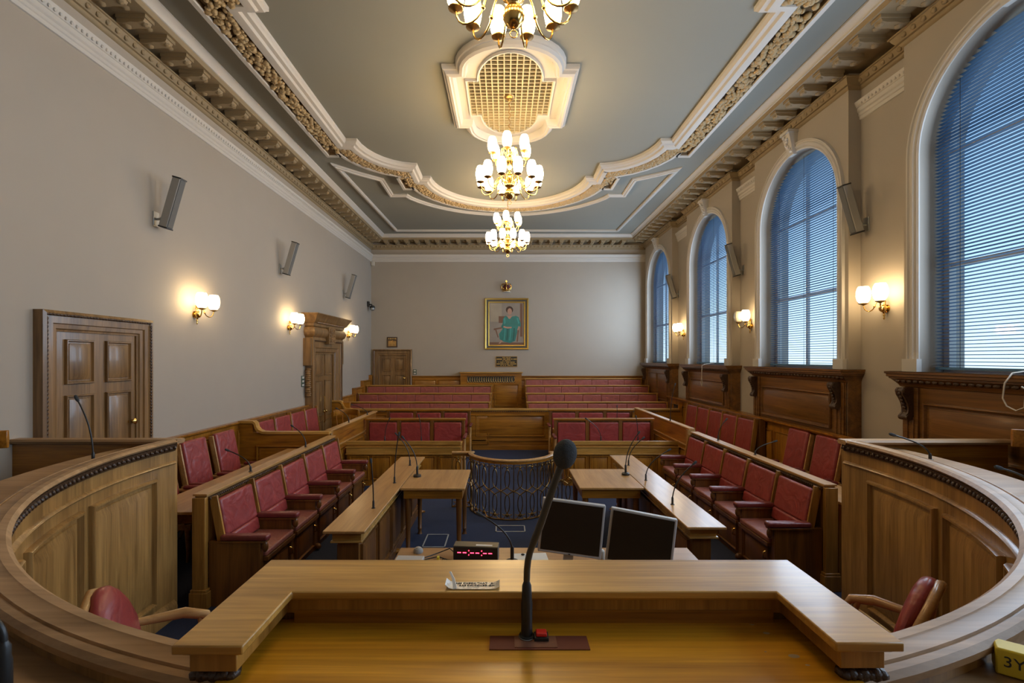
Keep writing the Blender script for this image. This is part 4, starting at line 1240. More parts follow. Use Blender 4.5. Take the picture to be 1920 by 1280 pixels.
def monitor(label, x, y, rz, tilt, roll, zc):
    t = thing('computer_monitor', label, 'monitor', (x, y, TBL), group='silver framed monitors')
    T = Matrix.Translation((x, y, zc)) @ Matrix.Rotation(rz, 4, 'Z') @ Matrix.Rotation(roll, 4, 'Y') @ Matrix.Rotation(tilt, 4, 'X')
    MB().box(-0.197, 0.197, 0.0, 0.045, -0.165, 0.165, T).build('housing', 'bezel', t, bevel=0.006)
    MB().box(-0.182, 0.182, -0.003, 0.001, -0.147, 0.152, T).build('screen', 'screen', t)
    MB().box(-0.006, 0.006, -0.004, 0.0, -0.160, -0.155, T).build('power_button', 'black', t)
    MB().box(-0.03, 0.03, 0.04, 0.07, -0.22, 0.02, T).build('stand_neck', 'bezel', t)
    MB().lathe([(0.11,0.0),(0.11,0.012),(0.03,0.02)], (x, y+0.03, TBL), 18).build('stand_base', 'bezel', t)
    return t
monitor('silver framed monitor turned off, beside the microphone stem', 0.420, 3.00, D(-5), D(-5), D(6), 1.035)
monitor('silver framed monitor turned off, right one of the pair', 0.832, 2.93, D(-13), D(-5), D(7), 0.985)
cy_ = MB().lathe([(0.02,0),(0.024,0.01),(0.024,0.12),(0.015,0.13)], (0.615, 3.06, TBL), 14).build('beaker', 'cream_dev', ang=50); tag(cy_, 'pale upright canister between the two monitors', 'canister')
pp = MB(); T = Matrix.Translation((0.17, 3.24, TBL+0.001)) @ Matrix.Rotation(D(4), 4, 'Z'); pp.box(-0.105, 0.12, -0.075, 0.07, 0, 0.004, T)
tag(pp.build('paper_sheets', 'paper'), 'white sheets of paper on the desk beside the monitors', 'paper')
rc = MB().sph((0.125, 3.275, TBL+0.011), (0.014, 0.008, 0.006), 8, 5); tag(rc.build('memory_stick', 'black', ang=60), 'tiny black object lying on the white sheets', 'memory stick')
bxm = thing('control_unit', 'cream control box with small lights at the desk corner', 'control box', (-0.62, 3.16, TBL))
T = Matrix.Translation((-0.615, 3.15, TBL)) @ Matrix.Rotation(D(-3), 4, 'Z')
MB().box(-0.10, 0.08, -0.05, 0.05, 0, 0.035, T).build('case', 'bezel', bxm, bevel=0.004)
MB().box(-0.095, 0.075, -0.052, -0.048, 0.004, 0.032, T).build('front_panel', 'cream_dev', bxm)
ad = MB().lathe([(0.032,0),(0.034,0.01),(0.026,0.028),(0.01,0.03)], (-0.60, 3.34, TBL), 14).sph((-0.60,3.34,TBL+0.03),(0.02,0.02,0.008),10,5)
tag(ad.build('power_adapter', 'spk', ang=50), 'dark grey round adapter behind the cream control box', 'adapter')
tag(MB().box(-0.442, -0.428, 3.13, 3.16, TBL, TBL+0.05).build('yellow_tag', 'yellow'), 'small yellow tag left of the digital timer', 'tag')
for pts_, lab in (([(-0.53,3.2,TBL+0.02),(-0.45,3.28,TBL+0.02),(-0.38,3.33,TBL+0.03),(-0.34,3.26,TBL+0.03)], 'black cable from the cream box up to the timer'),
             ([(-0.53,3.18,TBL+0.015),(-0.45,3.24,TBL+0.01),(-0.38,3.2,TBL+0.006),(-0.2,3.16,TBL+0.006),(-0.02,3.16,TBL+0.006)], 'black cable running in front of the timer'),
             ([(-0.44,3.14,TBL+0.01),(-0.40,3.16,TBL+0.03),(-0.37,3.13,TBL+0.01),(-0.33,3.14,TBL+0.006)], 'short black wire by the yellow tag')):
    tag(MB().tube(pts_, 0.004, 6).build('cable', 'black', ang=60), lab, 'cable', 'black cables on the desk')
# floor outlets
def outlet(label, x0, x1, y0, y1):
    t = thing('floor_outlet', label, 'floor outlet', ((x0+x1)/2, (y0+y1)/2, 0), group='floor outlet covers')
    b = MB(); e_ = 0.014
    b.box(x0, x1, y0, y0+e_, 0, 0.004).box(x0, x1, y1-e_, y1, 0, 0.004).box(x0, x0+e_, y0, y1, 0, 0.004).box(x1-e_, x1, y0, y1, 0, 0.004); b.build('outlet_frame', 'outlet', t)
    MB().box(x0+e_, x1-e_, y0+e_, y1-e_, 0, 0.002).build('carpet_lid', 'carpet', t)
outlet('floor outlet cover in front of the curved brass railing', -0.11, 0.255, 5.80, 6.02)
outlet('floor outlet cover under the edge of the left small table', -0.92, -0.66, 5.33, 5.72)

# ------------------------------------------------------------------ curved brass railing
rl = thing('curved_railing', 'curved brass railing of loops and scrolls with wooden handrail', 'railing', (0.1, 6.5, 0))
RX, RY, RRd = 0.10, 6.77, 0.54
ry = [(-0.70, RY), (-0.52, RY)]
ry = [(-0.74, RY), (-0.46, RY)] + [(RX - (RRd+0.04-0.04*math.sin(D(a)))*math.cos(D(a)), RY - 0.02 - (RRd+0.0)*math.sin(D(a))) for a in range(4, 177, 6)] + [(0.66, RY), (0.98, RY)]
HZ = 0.785
# soften the ends: handrail
MB().sweep(ry, [(-0.028, HZ-0.028), (-0.032, HZ-0.012), (-0.02, HZ), (0.02, HZ), (0.032, HZ-0.012), (0.028, HZ-0.028)], cprof=True).build('handrail', 'oak', rl, ang=50)
MB().sweep(ry, [(-0.018, HZ-0.06), (-0.018, HZ-0.028), (0.018, HZ-0.028), (0.018, HZ-0.06)], cprof=True).build('under_rail', 'wx', rl)
# arc length sampling
seg = []
tot = 0
for i in range(len(ry)-1):
    L_ = (Vector(ry[i+1])-Vector(ry[i])).length; seg.append((tot, L_)); tot += L_
def onrail(s_):
    s_ = max(0, min(tot-1e-6, s_))
    for i, (a, L_) in enumerate(seg):
        if a <= s_ <= a+L_:
            p = Vector(ry[i]).lerp(Vector(ry[i+1]), (s_-a)/max(L_, 1e-6)); return p
    return Vector(ry[-1])
def rpt(s_, z): p = onrail(s_); return (p.x, p.y, z)
nb = 2*round(tot/0.166/2); stp = tot/nb
for i in range(nb+1):
    s_ = i*stp
    MB().tube([rpt(s_, 0.0), rpt(s_, HZ-0.055)], 0.0065, 6).build('baluster', 'bronze', rl, ang=60)
for i in range(nb):
    s_ = (i+0.5)*stp; hw_ = stp*0.19
    def loop(z0, z1):
        zc = (z0+z1)/2; hz = (z1-z0)/2
        return [rpt(s_ + hw_*math.sin(2*PI*k/14), zc + hz*math.cos(2*PI*k/14)) for k in range(15)]
    b = MB()
    b.tube(loop(0.42, 0.655), 0.007, 6); b.tube(loop(0.10, 0.33), 0.007, 6)
    for sg in (-1, 1):
        b.tube([rpt(s_, 0.425), rpt(s_+sg*stp*0.25, 0.392), rpt(s_+sg*stp*0.5, 0.375)], 0.0075, 5)
        b.tube([rpt(s_, 0.325), rpt(s_+sg*stp*0.25, 0.355), rpt(s_+sg*stp*0.5, 0.375)], 0.0075, 5)
        b.tube([rpt(s_, 0.655)] + [rpt(s_+sg*(stp*0.22 + stp*0.16*math.cos(a)*-1), 0.675+0.022*math.sin(a)) for a in (0.3, 0.9, 1.6, 2.3, 3.0, 3.8)], 0.0058, 5)
        b.tube([rpt(s_, 0.10)] + [rpt(s_+sg*(stp*0.22 + stp*0.16*math.cos(a)*-1), 0.085-0.02*math.sin(a)) for a in (0.3, 0.9, 1.6, 2.3, 3.0)], 0.0058, 5)
        b.tube([rpt(s_+sg*0.002, 0.09), rpt(s_+sg*stp*0.25, 0.025), rpt(s_+sg*stp*0.5, 0.01)], 0.006, 5)
    for z in (0.375,): b.sph(rpt(s_+stp*0.5, z), 0.014, 7, 4)
    b.sph(rpt(s_, 0.675), (0.014, 0.014, 0.02), 7, 4); b.sph(rpt(s_, 0.70), (0.008, 0.008, 0.02), 6, 4); b.sph(rpt(s_, 0.06), (0.018, 0.014, 0.025), 7, 4)
    b.build('scroll_loop', 'bronze', rl, ang=60)
MB().sweep(ry, [(-0.012, 0.0), (-0.012, 0.012), (0.012, 0.012), (0.012, 0.0)], cprof=True).build('base_rail', 'bronze', rl)

# ------------------------------------------------------------------ far desks and rows of framed seats
def front_desk(label, x0, x1, y0, first_):
    t = thing('front_desk', label, 'desk', ((x0+x1)/2, y0, 0), group='panelled desks before the framed red seats')
    MB().box(x0, x1, y0+0.02, y0+0.38, 0.655, 0.675).box(x0, x1, y0+0.0, y0+0.03, 0.675, 0.735).build('desk_top', 'dx', t, bevel=0.003)
    MB().box(x0+0.02, x1-0.02, y0+0.02, y0+0.06, 0.0, 0.655).box(x0, x0+0.04, y0+0.03, y0+0.36, 0, 0.655).box(x1-0.04, x1, y0+0.03, y0+0.36, 0, 0.655).build('carcass', 'wz', t)
    MB().box(x0-0.015, x1+0.015, y0-0.012, y0+0.03, 0.63, 0.645).box(x0, x1, y0-0.0, y0+0.03, 0.53, 0.63).box(x0-0.01, x1+0.01, y0-0.012, y0+0.03, 0.515, 0.53).build('moulding', 'dx', t, bevel=0.002)
    n = 5; k = (x1-x0-0.06)/n
    for i in range(n):
        MB().panel(lambda u, v, d: (u, y0+0.02-d, v), x0+0.03+i*k+0.025, x0+0.03+(i+1)*k-0.025, 0.10, 0.49, raised(0.7)).build('panel', 'wz', t)
front_desk('panelled desk in front of the near left row of framed seats', -2.60, -0.72, 7.88, 0)
front_desk('panelled desk in front of the near right row of framed seats', 0.98, 2.86, 7.88, 0)
front_desk('panelled desk mostly hidden behind the near right framed seats', 0.98, 2.86, 9.40, 0)
def framed_row(label, x0, x1, y, H, arm_side):
    t = thing('framed_seat_row', label, 'bench', ((x0+x1)/2, y, 0), group='rows of three framed red seats')
    n = 3; k = (x1-x0)/n
    MB().box(x0-0.02, x1+0.02, y-0.05, y+0.05, H-0.03, H).box(x0-0.005, x1+0.005, y-0.035, y+0.04, H-0.045, H-0.03).build('top_rail', 'wx', t, bevel=0.004)
    MB().box(x0, x1, y+0.0, y+0.04, 0.0, H-0.04).build('back_board', 'dk', t)
    for i in range(n+1):
        xx = x0 + i*k; xa = max(x0, xx-0.035) if i else x0; xb2 = min(x1, xx+0.035) if i < n else x1
        if i == 0: xb2 = x0+0.06
        if i == n: xa = x1-0.06
        MB().box(xa, xb2, y-0.035, y+0.01, 0.0, H-0.04).build('stile', 'dk', t, bevel=0.003)
    for i in range(n):
        xa = x0 + i*k + (0.065 if i == 0 else 0.04); xb2 = x0 + (i+1)*k - (0.065 if i == n-1 else 0.04)
        MB().box(xa, xb2, y-0.055, y+0.0, 0.46, H-0.075).build('backrest', 'leather', t, ang=50, bevel=0.018, seg=3)
        MB().box(xa, xb2, y-0.45, y-0.04, 0.40, 0.46).build('seat', 'leather', t, ang=50, bevel=0.018, seg=3)
    MB().box(x0, x1, y-0.42, y, 0.0, 0.40).build('seat_box', 'wx', t)
    xe = x1+0.02 if arm_side > 0 else x0-0.02
    MB().box(xe-0.03, xe+0.03, y-0.42, y-0.02, 0.63, 0.67).build('armrest', 'armpad', t, ang=50, bevel=0.015, seg=3)
    MB().tube([(xe, y-0.38, 0.63), (xe, y-0.34, 0.52), (xe, y-0.38, 0.42), (xe, y-0.36, 0.0)], 0.025, 8).build('arm_support', 'oak', t, ang=60)
framed_row('near left row of three framed red seats', -2.63, -0.755, 9.15, 0.953, 1)
framed_row('near right row of three framed red seats', 0.945, 2.83, 9.15, 0.953, -1)
framed_row('far left row of three framed red seats, tops only showing', -2.60, -0.755, 10.65, 0.965, 1)
framed_row('far right row of three framed red seats, tops only showing', 0.985, 2.83, 10.65, 0.965, -1)

# ------------------------------------------------------------------ timber screens
sc = thing('timber_screen', 'long low timber screen across the room with a wide centre panel', 'screen', (0.1, 11.0, 0))
MB().box(-3.55, 4.0, 11.0, 11.06, 0, 0.90).build('carcass', 'wx', sc)
MB().box(-3.55, 4.0, 10.97, 11.09, 0.915, 0.94).box(-3.55, 4.0, 10.98, 11.08, 0.895, 0.915).build('top_rail', 'dx', sc, bevel=0.004)
mm_ = MB(); x = -3.5
while x < 4.0: mm_.sph((x, 10.985, 0.875), (0.02, 0.01, 0.012), 5, 3); x += 0.05
mm_.build('carved_moulding', 'carve', sc, ang=60)
MB().panel(lambda u, v, d: (u, 11.0-d, v), -0.66, 0.93, 0.30, 0.80, raised(1.1, 1.3)).build('centre_panel', 'wx', sc)
MB().box(-0.74, 1.0, 10.97, 11.0, 0.0, 0.10).box(-0.74, 1.0, 10.98, 11.0, 0.20, 0.23).build('skirting', 'wx', sc, bevel=0.003)
k = -3.4
while k < -1.0: MB().panel(lambda u, v, d: (u, 11.0-d, v), k, k+0.7, 0.12, 0.80, raised(0.7)).build('panel', 'wx', sc); k += 0.78
for (xa, xb2, sg) in ((-3.97, -3.55, -1), (4.0, 4.08, 1)):
    MB().box(xa, xb2, 11.0, 11.06, 0, 1.09).build('end_board', 'wx', sc)
pth = [(-3.97, 1.115), (-3.80, 1.115), (-3.74, 1.10), (-3.71, 1.05), (-3.68, 0.98), (-3.62, 0.94), (-3.50, 0.93)]
MB().sweep(pth, [(-0.02, -0.03), (0.015, -0.03), (0.015, 0.09), (-0.02, 0.09)], lambda a, b_, d: (a, 11.0+d, b_), cprof=True).build('swept_rail', 'dx', sc, ang=50)
sc = thing('timber_screen', 'timber cross screen with swept curved rail beside the left armchairs', 'screen', (-3.2, 7.09, 0))
MB().box(-3.95, -2.61, 7.13, 7.18, 0, 0.99).box(-3.95, -3.74, 7.13, 7.18, 0.99, 1.14).build('carcass', 'wx', sc)
pth = [(-3.95, 1.155), (-3.73, 1.155), (-3.70, 1.13), (-3.685, 1.07), (-3.65, 1.025), (-3.59, 1.0), (-3.5, 0.995), (-2.60, 0.995)]
MB().sweep(pth, [(-0.022, -0.025), (-0.022, 0.08), (0.012, 0.08), (0.018, 0.03), (0.012, -0.025)], lambda a, b_, d: (a, 7.13+d, b_), cprof=True).build('swept_rail', 'dx', sc, ang=50)
MB().panel(lambda u, v, d: (u, 7.13-d, v), -3.68, -2.68, 0.12, 0.80, raised(0.9, 1.2)).build('panel', 'wx', sc)
for (x, y0, y1, sg, lab) in ((-2.70, 7.35, 10.0, 1, 'timber side screen with sloping rail left of the framed seats'), (2.93, 7.55, 10.7, -1, 'timber side screen with sloping rail right of the framed seats')):
    sc = thing('timber_screen', lab, 'screen', (x, (y0+y1)/2, 0))
    MB().box(x-0.025, x+0.025, y0, y1, 0, 0.97).build('carcass', 'wy', sc)
    MB().box(x-0.045, x+0.055, y0-0.02, y1, 0.975, 1.0).build('top_rail', 'dy', sc, bevel=0.006)
    MB().box(x-0.045, x+0.05, y0-0.015, y1, 0.70, 0.72).build('mid_rail', 'dy', sc, bevel=0.003)
    k = y0+0.06
    while k < y1-0.7:
        MB().panel(lambda u, v, d: (x+sg*(0.025+d), u, v), k, k+0.75, 0.12, 0.64, raised(0.8)).build('panel', 'wy', sc); k += 0.83
    MB().box(x-0.06, x+0.06, y0-0.03, y0+0.05, 0, 0.975).build('end_post', 'rz', sc, bevel=0.004)

# ------------------------------------------------------------------ gallery pews
def pew(label, x0, x1, y, top, flo, n):
    t = thing('gallery_pew', label, 'bench', ((x0+x1)/2, y, flo), group='long red gallery pews')
    MB().box(x0, x1, y, y+0.05, flo, top-0.025).build('back_board', 'wx', t)
    MB().box(x0-0.015, x1+0.015, y-0.035, y+0.065, top-0.028, top).build('top_rail', 'dx', t, bevel=0.006)
    for xx in (x0, x1-0.035): MB().box(xx, xx+0.035, y-0.42, y, flo, flo+0.55).box(xx, xx+0.035, y-0.06, y, flo, top-0.028).build('end_panel', 'wz', t, bevel=0.004)
    k = (x1-x0-0.07)/n
    for i in range(n):
        xa = x0+0.035+i*k
        MB().box(xa+0.003, xa+k-0.003, y-0.05, y, flo+0.40, top-0.05).build('backrest', 'gleather', t, ang=50, bevel=0.012)
    MB().box(x0+0.035, x1-0.035, y-0.42, y-0.04, flo+0.36, flo+0.43).build('seat', 'gleather', t, ang=50, bevel=0.02)
    MB().box(x0+0.035, x1-0.035, y-0.40, y, flo, flo+0.36).build('seat_box', 'wx', t)
pew('front red gallery pew on the left', -3.85, -0.36, 11.95, 1.016, 0.15, 7)
pew('second red gallery pew on the left', -3.90, -0.36, 12.82, 1.170, 0.30, 7)
pew('rear red gallery pew on the left, before the small door', -3.93, -0.36, 13.70, 1.330, 0.45, 7)
pew('front red gallery pew on the right', 0.555, 4.05, 11.95, 1.016, 0.15, 7)
pew('second red gallery pew on the right', 0.575, 4.08, 12.82, 1.170, 0.30, 7)
pew('third red gallery pew on the right', 0.59, 4.09, 13.62, 1.330, 0.45, 7)
pew('rearmost red gallery pew on the right, against the far panelling', 0.60, 4.06, 14.24, 1.500, 0.60, 7)
rc_ = thing('grille_cabinet', 'tall walnut centre cabinet with dark oval grille between the gallery pews', 'cabinet', (-0.4, 14.1, 0.6))
MB().box(-1.29, 0.50, 14.02, YB-0.001, 0.6, 1.66).build('carcass', 'wx', rc_)
MB().box(-1.32, 0.53, 13.98, YB-0.001, 1.655, 1.69).build('top_rail', 'dx', rc_, bevel=0.006)
MB().box(-1.09, 0.30, 14.012, 14.02, 1.385, 1.575).build('grille_backing', 'grille', rc_)
og = MB(); x = -1.04
while x < 0.28:
    og.tube([(x+0.045*math.cos(2*PI*k/12), 14.006, 1.48+0.085*math.sin(2*PI*k/12)) for k in range(13)], 0.007, 5); x += 0.068
og.build('grille', 'oldbrass', rc_, ang=60)
MB().panel(lambda u, v, d: (u, 14.02-d, v), -0.30, 0.42, 0.70, 1.34, raised(1.0)).build('panel', 'wx', rc_)
MB().panel(lambda u, v, d: (u, 14.02-d, v), -1.2, -0.36, 0.70, 1.34, raised(1.0)).build('panel', 'wx', rc_)

# ------------------------------------------------------------------ things on the walls
pt = thing('framed_portrait', 'framed portrait of a seated person in a teal dress on the far wall', 'painting', (0.06, YB-0.05, 2.36))
def fmP(a, b_, d): return (a, YB-d, b_)
x0, x1, z0, z1 = -0.59, 0.72, 2.356, 3.89
MB().sweep([(x0,z0),(x0,z1),(x1,z1),(x1,z0)], [(0,0),(0,0.05),(-0.015,0.07),(-0.04,0.06),(-0.05,0.045)], fmP, closed=True).sweep([(x0+0.11,z0+0.11),(x0+0.11,z1-0.11),(x1-0.11,z1-0.11),(x1-0.11,z0+0.11)], [(0.01,0.04),(0,0.052),(-0.02,0.045),(-0.03,0.02)], fmP, closed=True).build('gilt_frame', plain('gilt', (0.62,0.42,0.10), 0.35, 0.8), pt)
MB().sweep([(x0+0.05,z0+0.05),(x0+0.05,z1-0.05),(x1-0.05,z1-0.05),(x1-0.05,z0+0.05)], [(0,0.045),(-0.03,0.035),(-0.06,0.04)], fmP, closed=True).build('dark_frame', 'frame_dark', pt)
cx0, cx1, cz0, cz1 = x0+0.13, x1-0.13, z0+0.13, z1-0.13
CW, CHt = cx1-cx0, cz1-cz0
def cp(u, v, d): return (cx0+CW*u, YB-d, cz0+CHt*v)
MB().add([cp(0,0,.02),cp(1,0,.02),cp(1,1,.02),cp(0,1,.02)], [(0,1,2,3)]).build('canvas', 'canvas', pt, ang=0)
def blob(name, pts, mat, d): MB().add([cp(u, v, d) for u, v in pts] , [tuple(range(len(pts)))]).build(name, mat, pt, ang=0)
blob('painted_wall_panel', [(0.03,0.55),(0.36,0.55),(0.36,0.98),(0.03,0.98)], 'canvas2', .0205)
blob('painted_pilaster', [(0.88,0.2),(0.95,0.2),(0.95,0.98),(0.88,0.98)], 'canvas3', .0205)
blob('painted_floor', [(0,0),(1,0),(1,0.06),(0,0.07)], 'canvas3', .0205)
blob('painted_chair', [(0.27,0.52),(0.45,0.52),(0.45,0.68),(0.27,0.68)], 'canvas3', .0208)
blob('painted_chair', [(0.13,0.35),(0.40,0.40),(0.40,0.43),(0.13,0.39)], 'canvas3', .0208)
blob('painted_chair', [(0.17,0.36),(0.21,0.36),(0.27,0.18),(0.24,0.18)], 'canvas3', .0208)
blob('painted_chair', [(0.82,0.42),(0.86,0.42),(0.82,0.08),(0.78,0.08)], 'canvas3', .0208)
blob('painted_dress', [(0.30,0.14),(0.42,0.08),(0.60,0.05),(0.74,0.10),(0.80,0.30),(0.80,0.38),(0.90,0.44),(0.90,0.52),(0.84,0.66),(0.76,0.69),(0.58,0.66),(0.46,0.69),(0.40,0.62),(0.38,0.50),(0.34,0.44),(0.38,0.38),(0.28,0.26)], 'teal', .0212)
for fu, fc in ((0.44,'teal_light'),(0.52,'teal_dark'),(0.60,'teal_light'),(0.70,'teal_dark')):
    blob('painted_fold', [(fu,0.40),(fu+0.03,0.40),(fu+0.02,0.24),(fu+0.0,0.10),(fu-0.03,0.12),(fu-0.01,0.26)], fc, .0214)
blob('painted_fold', [(0.41,0.62),(0.46,0.66),(0.47,0.52),(0.43,0.48)], 'teal_light', .0214)
blob('painted_fold', [(0.78,0.64),(0.82,0.64),(0.87,0.52),(0.83,0.50)], 'teal_light', .0214)
blob('painted_neckline', [(0.50,0.69),(0.66,0.69),(0.60,0.62),(0.56,0.62)], 'skin', .0216)
blob('painted_hair', [(0.58+0.105*math.cos(D(a)), 0.83+0.085*math.sin(D(a))) for a in range(0,360,24)], 'hair', .0214)
blob('painted_face', [(0.585+0.065*math.cos(D(a)), 0.79+0.078*math.sin(D(a))) for a in range(0,360,24)], 'skin', .0218)
blob('painted_hands', [(0.40,0.42),(0.52,0.39),(0.64,0.40),(0.64,0.43),(0.50,0.43),(0.42,0.45)], 'skin', .0218)
blob('painted_hands', [(0.80,0.36),(0.84,0.35),(0.88,0.43),(0.84,0.45)], 'skin', .0218)
blob('painted_feet', [(0.26,0.03),(0.32,0.04),(0.42,0.13),(0.36,0.13)], 'skin', .0210)
pq = thing('name_plaque', 'black plaque with gilt lettering under the portrait', 'plaque', (0.06, YB-0.02, 1.845))
MB().box(-0.256, 0.377, YB-0.02, YB-0.001, 1.845, 2.148).build('board', plain('plaque_black', (0.03,0.024,0.015), 0.35), pq)
ltb = MB(); rows_ = [(2.115,0.018,[(-0.06,0.02),(0.04,0.12),(0.13,0.18)],0),(2.068,0.03,[(-0.23,-0.07),(-0.04,0.03),(0.06,0.17),(0.20,0.24),(0.265,0.35)],1),(2.02,0.018,[(-0.06,-0.02),(0.01,0.12),(0.14,0.18)],0),
        (1.975,0.024,[(-0.18,-0.16),(-0.13,-0.03),(0,0.02),(0.05,0.14),(0.17,0.30)],1),(1.925,0.024,[(-0.23,-0.14),(-0.12,-0.03),(0,0.03),(0.06,0.14),(0.17,0.35)],1),(1.88,0.018,[(-0.12,-0.08),(-0.05,-0.02),(0.01,0.05),(0.09,0.18),(0.2,0.25)],0)]
for (z, h, ws, _) in rows_:
    for (a, b_) in ws:
        x = a
        while x < b_-0.004:
            ltb.box(x, x+0.014, YB-0.0215, YB-0.02, z-h/2, z+h/2)
            x += 0.02
ltb.build('gilt_lettering', plain('gilt_letter', (0.62,0.40,0.10), 0.4, 0.4), pq, ang=0)
MB().sweep([(-0.262,1.839),(-0.262,2.154),(0.383,2.154),(0.383,1.839)], [(0,0),(0,0.024),(-0.012,0.024),(-0.012,0)], fmP, closed=True).build('border', 'oldbrass', pq)
cr = thing('gilt_crown', 'gilt royal crown ornament above the portrait', 'ornament', (0.05, YB-0.08, 4.07))
cxx, cyy = 0.055, YB-0.02
b = MB()
for z, r_ in ((4.10, 0.11), (4.135, 0.115)):
    b.tube([(cxx+r_*math.cos(D(a)), cyy-0.07*math.sin(D(a)), z) for a in range(0, 181, 15)], 0.014, 7)
for a in (0, 45, 90, 135, 180):
    b.sph((cxx+0.117*math.cos(D(a)), cyy-0.07*math.sin(D(a)), 4.175), (0.022, 0.015, 0.03), 7, 5)
for sx in (-1, 1):
    b.tube([(cxx+sx*0.117, cyy-0.01, 4.15), (cxx+sx*0.15, cyy-0.015, 4.24), (cxx+sx*0.115, cyy-0.02, 4.315), (cxx+sx*0.05, cyy-0.03, 4.315), (cxx, cyy-0.03, 4.285)], 0.015, 7)
b.tube([(cxx, cyy-0.085, 4.15), (cxx, cyy-0.10, 4.22), (cxx, cyy-0.07, 4.29)], 0.018, 7)
b.build('gilt_frame', 'brass', cr, ang=60)
MB().sph((cxx, cyy-0.01, 4.21), (0.105, 0.05, 0.095), 14, 8).build('cap', plain('crimson_cap', (0.09,0.012,0.015), 0.8), cr, ang=80)
MB().sph((cxx, cyy-0.03, 4.345), 0.028, 10, 7).box(cxx-0.008, cxx+0.008, cyy-0.04, cyy-0.02, 4.36, 4.42).box(cxx-0.025, cxx+0.025, cyy-0.04, cyy-0.02, 4.385, 4.40).build('orb_and_cross', 'brass', cr, ang=60)
MB().tube([(cxx+0.11*math.cos(D(a)), cyy-0.07*math.sin(D(a)), 4.08) for a in range(0, 181, 15)], 0.014, 7).build('ermine_band', 'white', cr, ang=60)
ck = thing('carved_plaque', 'small square carved wooden plaque above the small far door', 'plaque', (-3.36, YB-0.04, 2.42))
MB().box(-3.52, -3.21, YB-0.035, YB-0.001, 2.42, 2.73).build('board', 'carve', ck, bevel=0.008)
b = MB()
for i in range(5): b.sph((-3.47+0.052*i, YB-0.04, 2.675), (0.022, 0.012, 0.03), 6, 4)
for i in range(9): b.box(-3.48, -3.25, YB-0.04, YB-0.034, 2.46+0.018*i, 2.468+0.018*i)
b.tube([(-3.365, YB-0.045, 2.46), (-3.365, YB-0.05, 2.60), (-3.35, YB-0.045, 2.64)], 0.008, 6); b.build('relief', 'oldbrass', ck, ang=50)
def switch(name, label, box, n, axis):
    t = thing(name, label, 'switch', ((box[0]+box[1])/2, (box[2]+box[3])/2, box[4]))
    MB().box(*box).build('switch_plate', 'green', t, bevel=0.002)
    h = (box[5]-box[4])/n
    for i in range(n):
        zc = box[4]+h*(i+0.5)
        if axis == 'x': MB().box(box[1], box[1]+0.006, box[2]+0.02, box[3]-0.02, zc-h*0.28, zc+h*0.28).build('rocker', 'cream_dev', t)
        else: MB().box(box[0]+0.02, box[1]-0.02, box[2]-0.006, box[2], zc-h*0.28, zc+h*0.28).build('rocker', 'cream_dev', t)
switch('light_switch', 'green three gang switch plate left of the carved door', (XL, XL+0.012, 9.44, 9.56, 1.53, 1.75), 3, 'x')
switch('light_switch', 'green two gang switch plate right of the small far door', (-2.74, -2.64, YB-0.012, YB, 1.60, 1.76), 2, 'y')
cc = thing('security_camera', 'black ball security camera on the left wall by the far corner', 'camera', (XL, 14.0, 3.45))
MB().box(XL, XL+0.05, 13.95, 14.08, 3.60, 3.75).tube([(XL+0.03,14.02,3.66),(XL+0.12,14.02,3.66),(XL+0.14,14.02,3.6)], 0.02, 8).build('bracket', 'black', cc, bevel=0.004)
MB().sph((XL+0.14, 14.02, 3.54), (0.07,0.07,0.07), 12, 8).build('dome', 'steel', cc, ang=80)
MB().lathe([(0.075,0.0),(0.078,0.03),(0.05,0.07)], (XL+0.14,14.02,3.56), 14).build('hood', 'black', cc)
sn = MB().box(XL+0.02, XL+0.11, YB-0.07, YB-0.005, 4.86, 4.98); tag(sn.build('motion_sensor', 'cream_dev', bevel=0.008), 'small cream sensor in the far left corner under the rail', 'sensor')

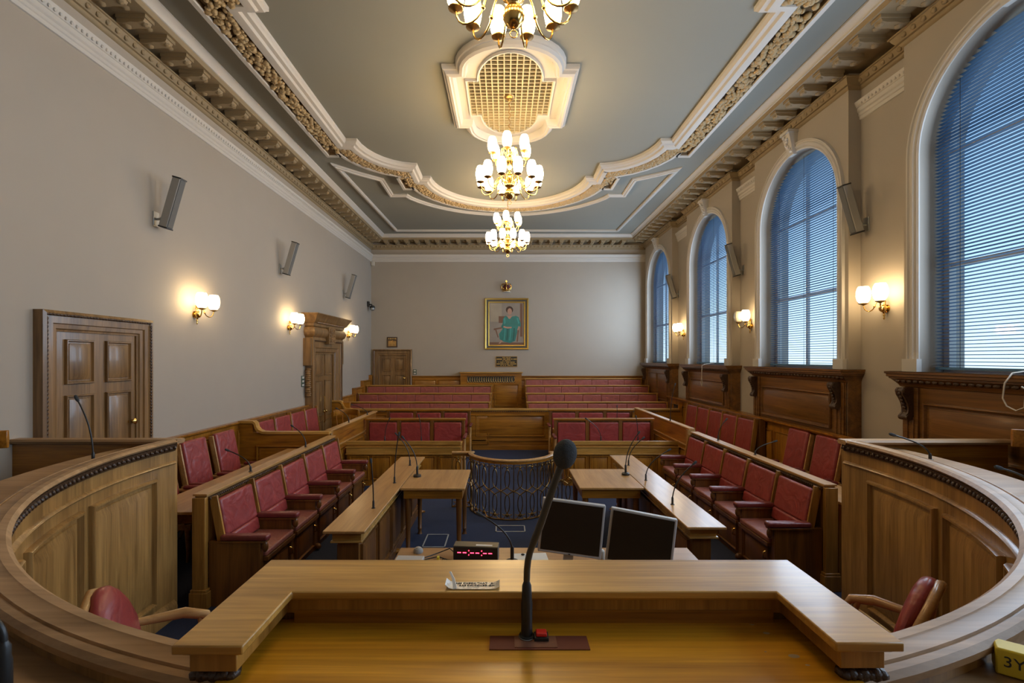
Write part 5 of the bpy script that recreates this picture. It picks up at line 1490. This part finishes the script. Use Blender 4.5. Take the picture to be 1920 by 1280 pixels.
# ------------------------------------------------------------------ loose chairs
def well_chair(label, loc, rz):
    t = thing('desk_chair', label, 'chair', (0,0,0), group='round backed red desk chairs inside the horseshoe')
    # faces +y
    b = MB()
    L = []
    for (z, wv, th) in ((0.60,0.20,0.05),(0.66,0.225,0.06),(0.76,0.225,0.065),(0.86,0.19,0.06),(0.94,0.13,0.05),(0.985,0.07,0.035),(1.0,0.02,0.01)):
        l = []
        for k in range(14):
            a = 2*PI*k/14
            l.append((wv*math.cos(a), -0.26 - (z-0.6)*0.22 + th*math.sin(a) - 0.25*(wv*math.cos(a))**2*-1.5, z))
        L.append(l)
    b.loops(L, True, True, True); b.build('backrest', 'leather', t, ang=70)
    MB().tube([(-0.23, -0.27, 0.60), (-0.235, -0.33, 0.80), (-0.16, -0.375, 0.93), (0, -0.385, 0.985), (0.16, -0.375, 0.93), (0.235, -0.33, 0.80), (0.23, -0.27, 0.60)], 0.02, 8).build('back_frame', 'oak', t, ang=60)
    MB().box(-0.24, 0.24, -0.25, 0.25, 0.42, 0.50).build('seat', 'leather', t, ang=50, bevel=0.03, seg=4)
    MB().box(-0.235, 0.235, -0.24, 0.24, 0.37, 0.42).build('seat_rail', 'oak', t, bevel=0.004)
    for s_ in (-1, 1):
        MB().tube([(s_*0.24, -0.30, 0.70), (s_*0.29, -0.17, 0.68), (s_*0.30, -0.06, 0.68), (s_*0.28, 0.05, 0.655), (s_*0.27, 0.075, 0.62)], [0.02, 0.026, 0.03, 0.026, 0.014], 8).build('arm', 'oak', t, ang=60)
        MB().tube([(s_*0.28, 0.02, 0.65), (s_*0.25, 0.08, 0.40)], 0.018, 8).build('arm_support', 'oak', t, ang=60)
        for sy in (-1, 1): MB().tube([(s_*0.21, sy*0.21, 0.38), (s_*0.23, sy*0.24, 0.0)], [0.025, 0.016], 8).build('leg', 'oak', t, ang=60)
    t.location = loc; t.rotation_euler = (0,0,rz)
well_chair('red round backed chair in the left of the horseshoe', (-1.61, 2.43, 0), D(-66))
well_chair('red round backed chair in the right of the horseshoe', (1.90, 2.665, 0), D(40))
def tub_chair(label, loc, rz, group='curved wooden rail chairs'):
    t = thing('rail_back_chair', label, 'chair', (0,0,0), group=group)
    p = [(0.27*math.cos(D(a)), -0.02+0.27*math.sin(D(a))) for a in range(180, 361, 12)]
    MB().sweep(p, [(0.012, 0.86), (0.022, 0.92), (0.018, 0.985), (-0.012, 0.985), (-0.02, 0.92), (-0.012, 0.86)], cprof=True).build('top_rail', 'wx', t, ang=50, bevel=0.004)
    for a in (205, 237, 270, 303, 335): MB().tube([(0.265*math.cos(D(a)), -0.02+0.265*math.sin(D(a)), 0.87), (0.22*math.cos(D(a)), -0.02+0.22*math.sin(D(a)), 0.46)], 0.011, 7).build('spindle', 'wz', t, ang=60)
    MB().lathe([(0.22,0.42),(0.25,0.43),(0.25,0.455),(0.22,0.465)], (0,0,0), 24).build('seat', 'wx', t)
    for sx in (-1, 1):
        for sy in (-1, 1): MB().tube([(sx*0.14, sy*0.14, 0.43), (sx*0.2, sy*0.2, 0)], [0.018, 0.014], 8).build('leg', 'wz', t, ang=60)
    t.location = loc; t.rotation_euler = (0,0,rz)
tub_chair('curved wooden chair rail at the left edge, behind the curved desk', (-3.40, 3.15, dz-0.025), D(-70))
tub_chair('curved wooden chair rail at the right edge, behind the curved desk', (3.53, 3.20, dz-0.025), D(70))
tub_chair('curved wooden chair beside the carved door, behind the side screen', (-3.38, 10.2, 0.0), D(180), group=None)
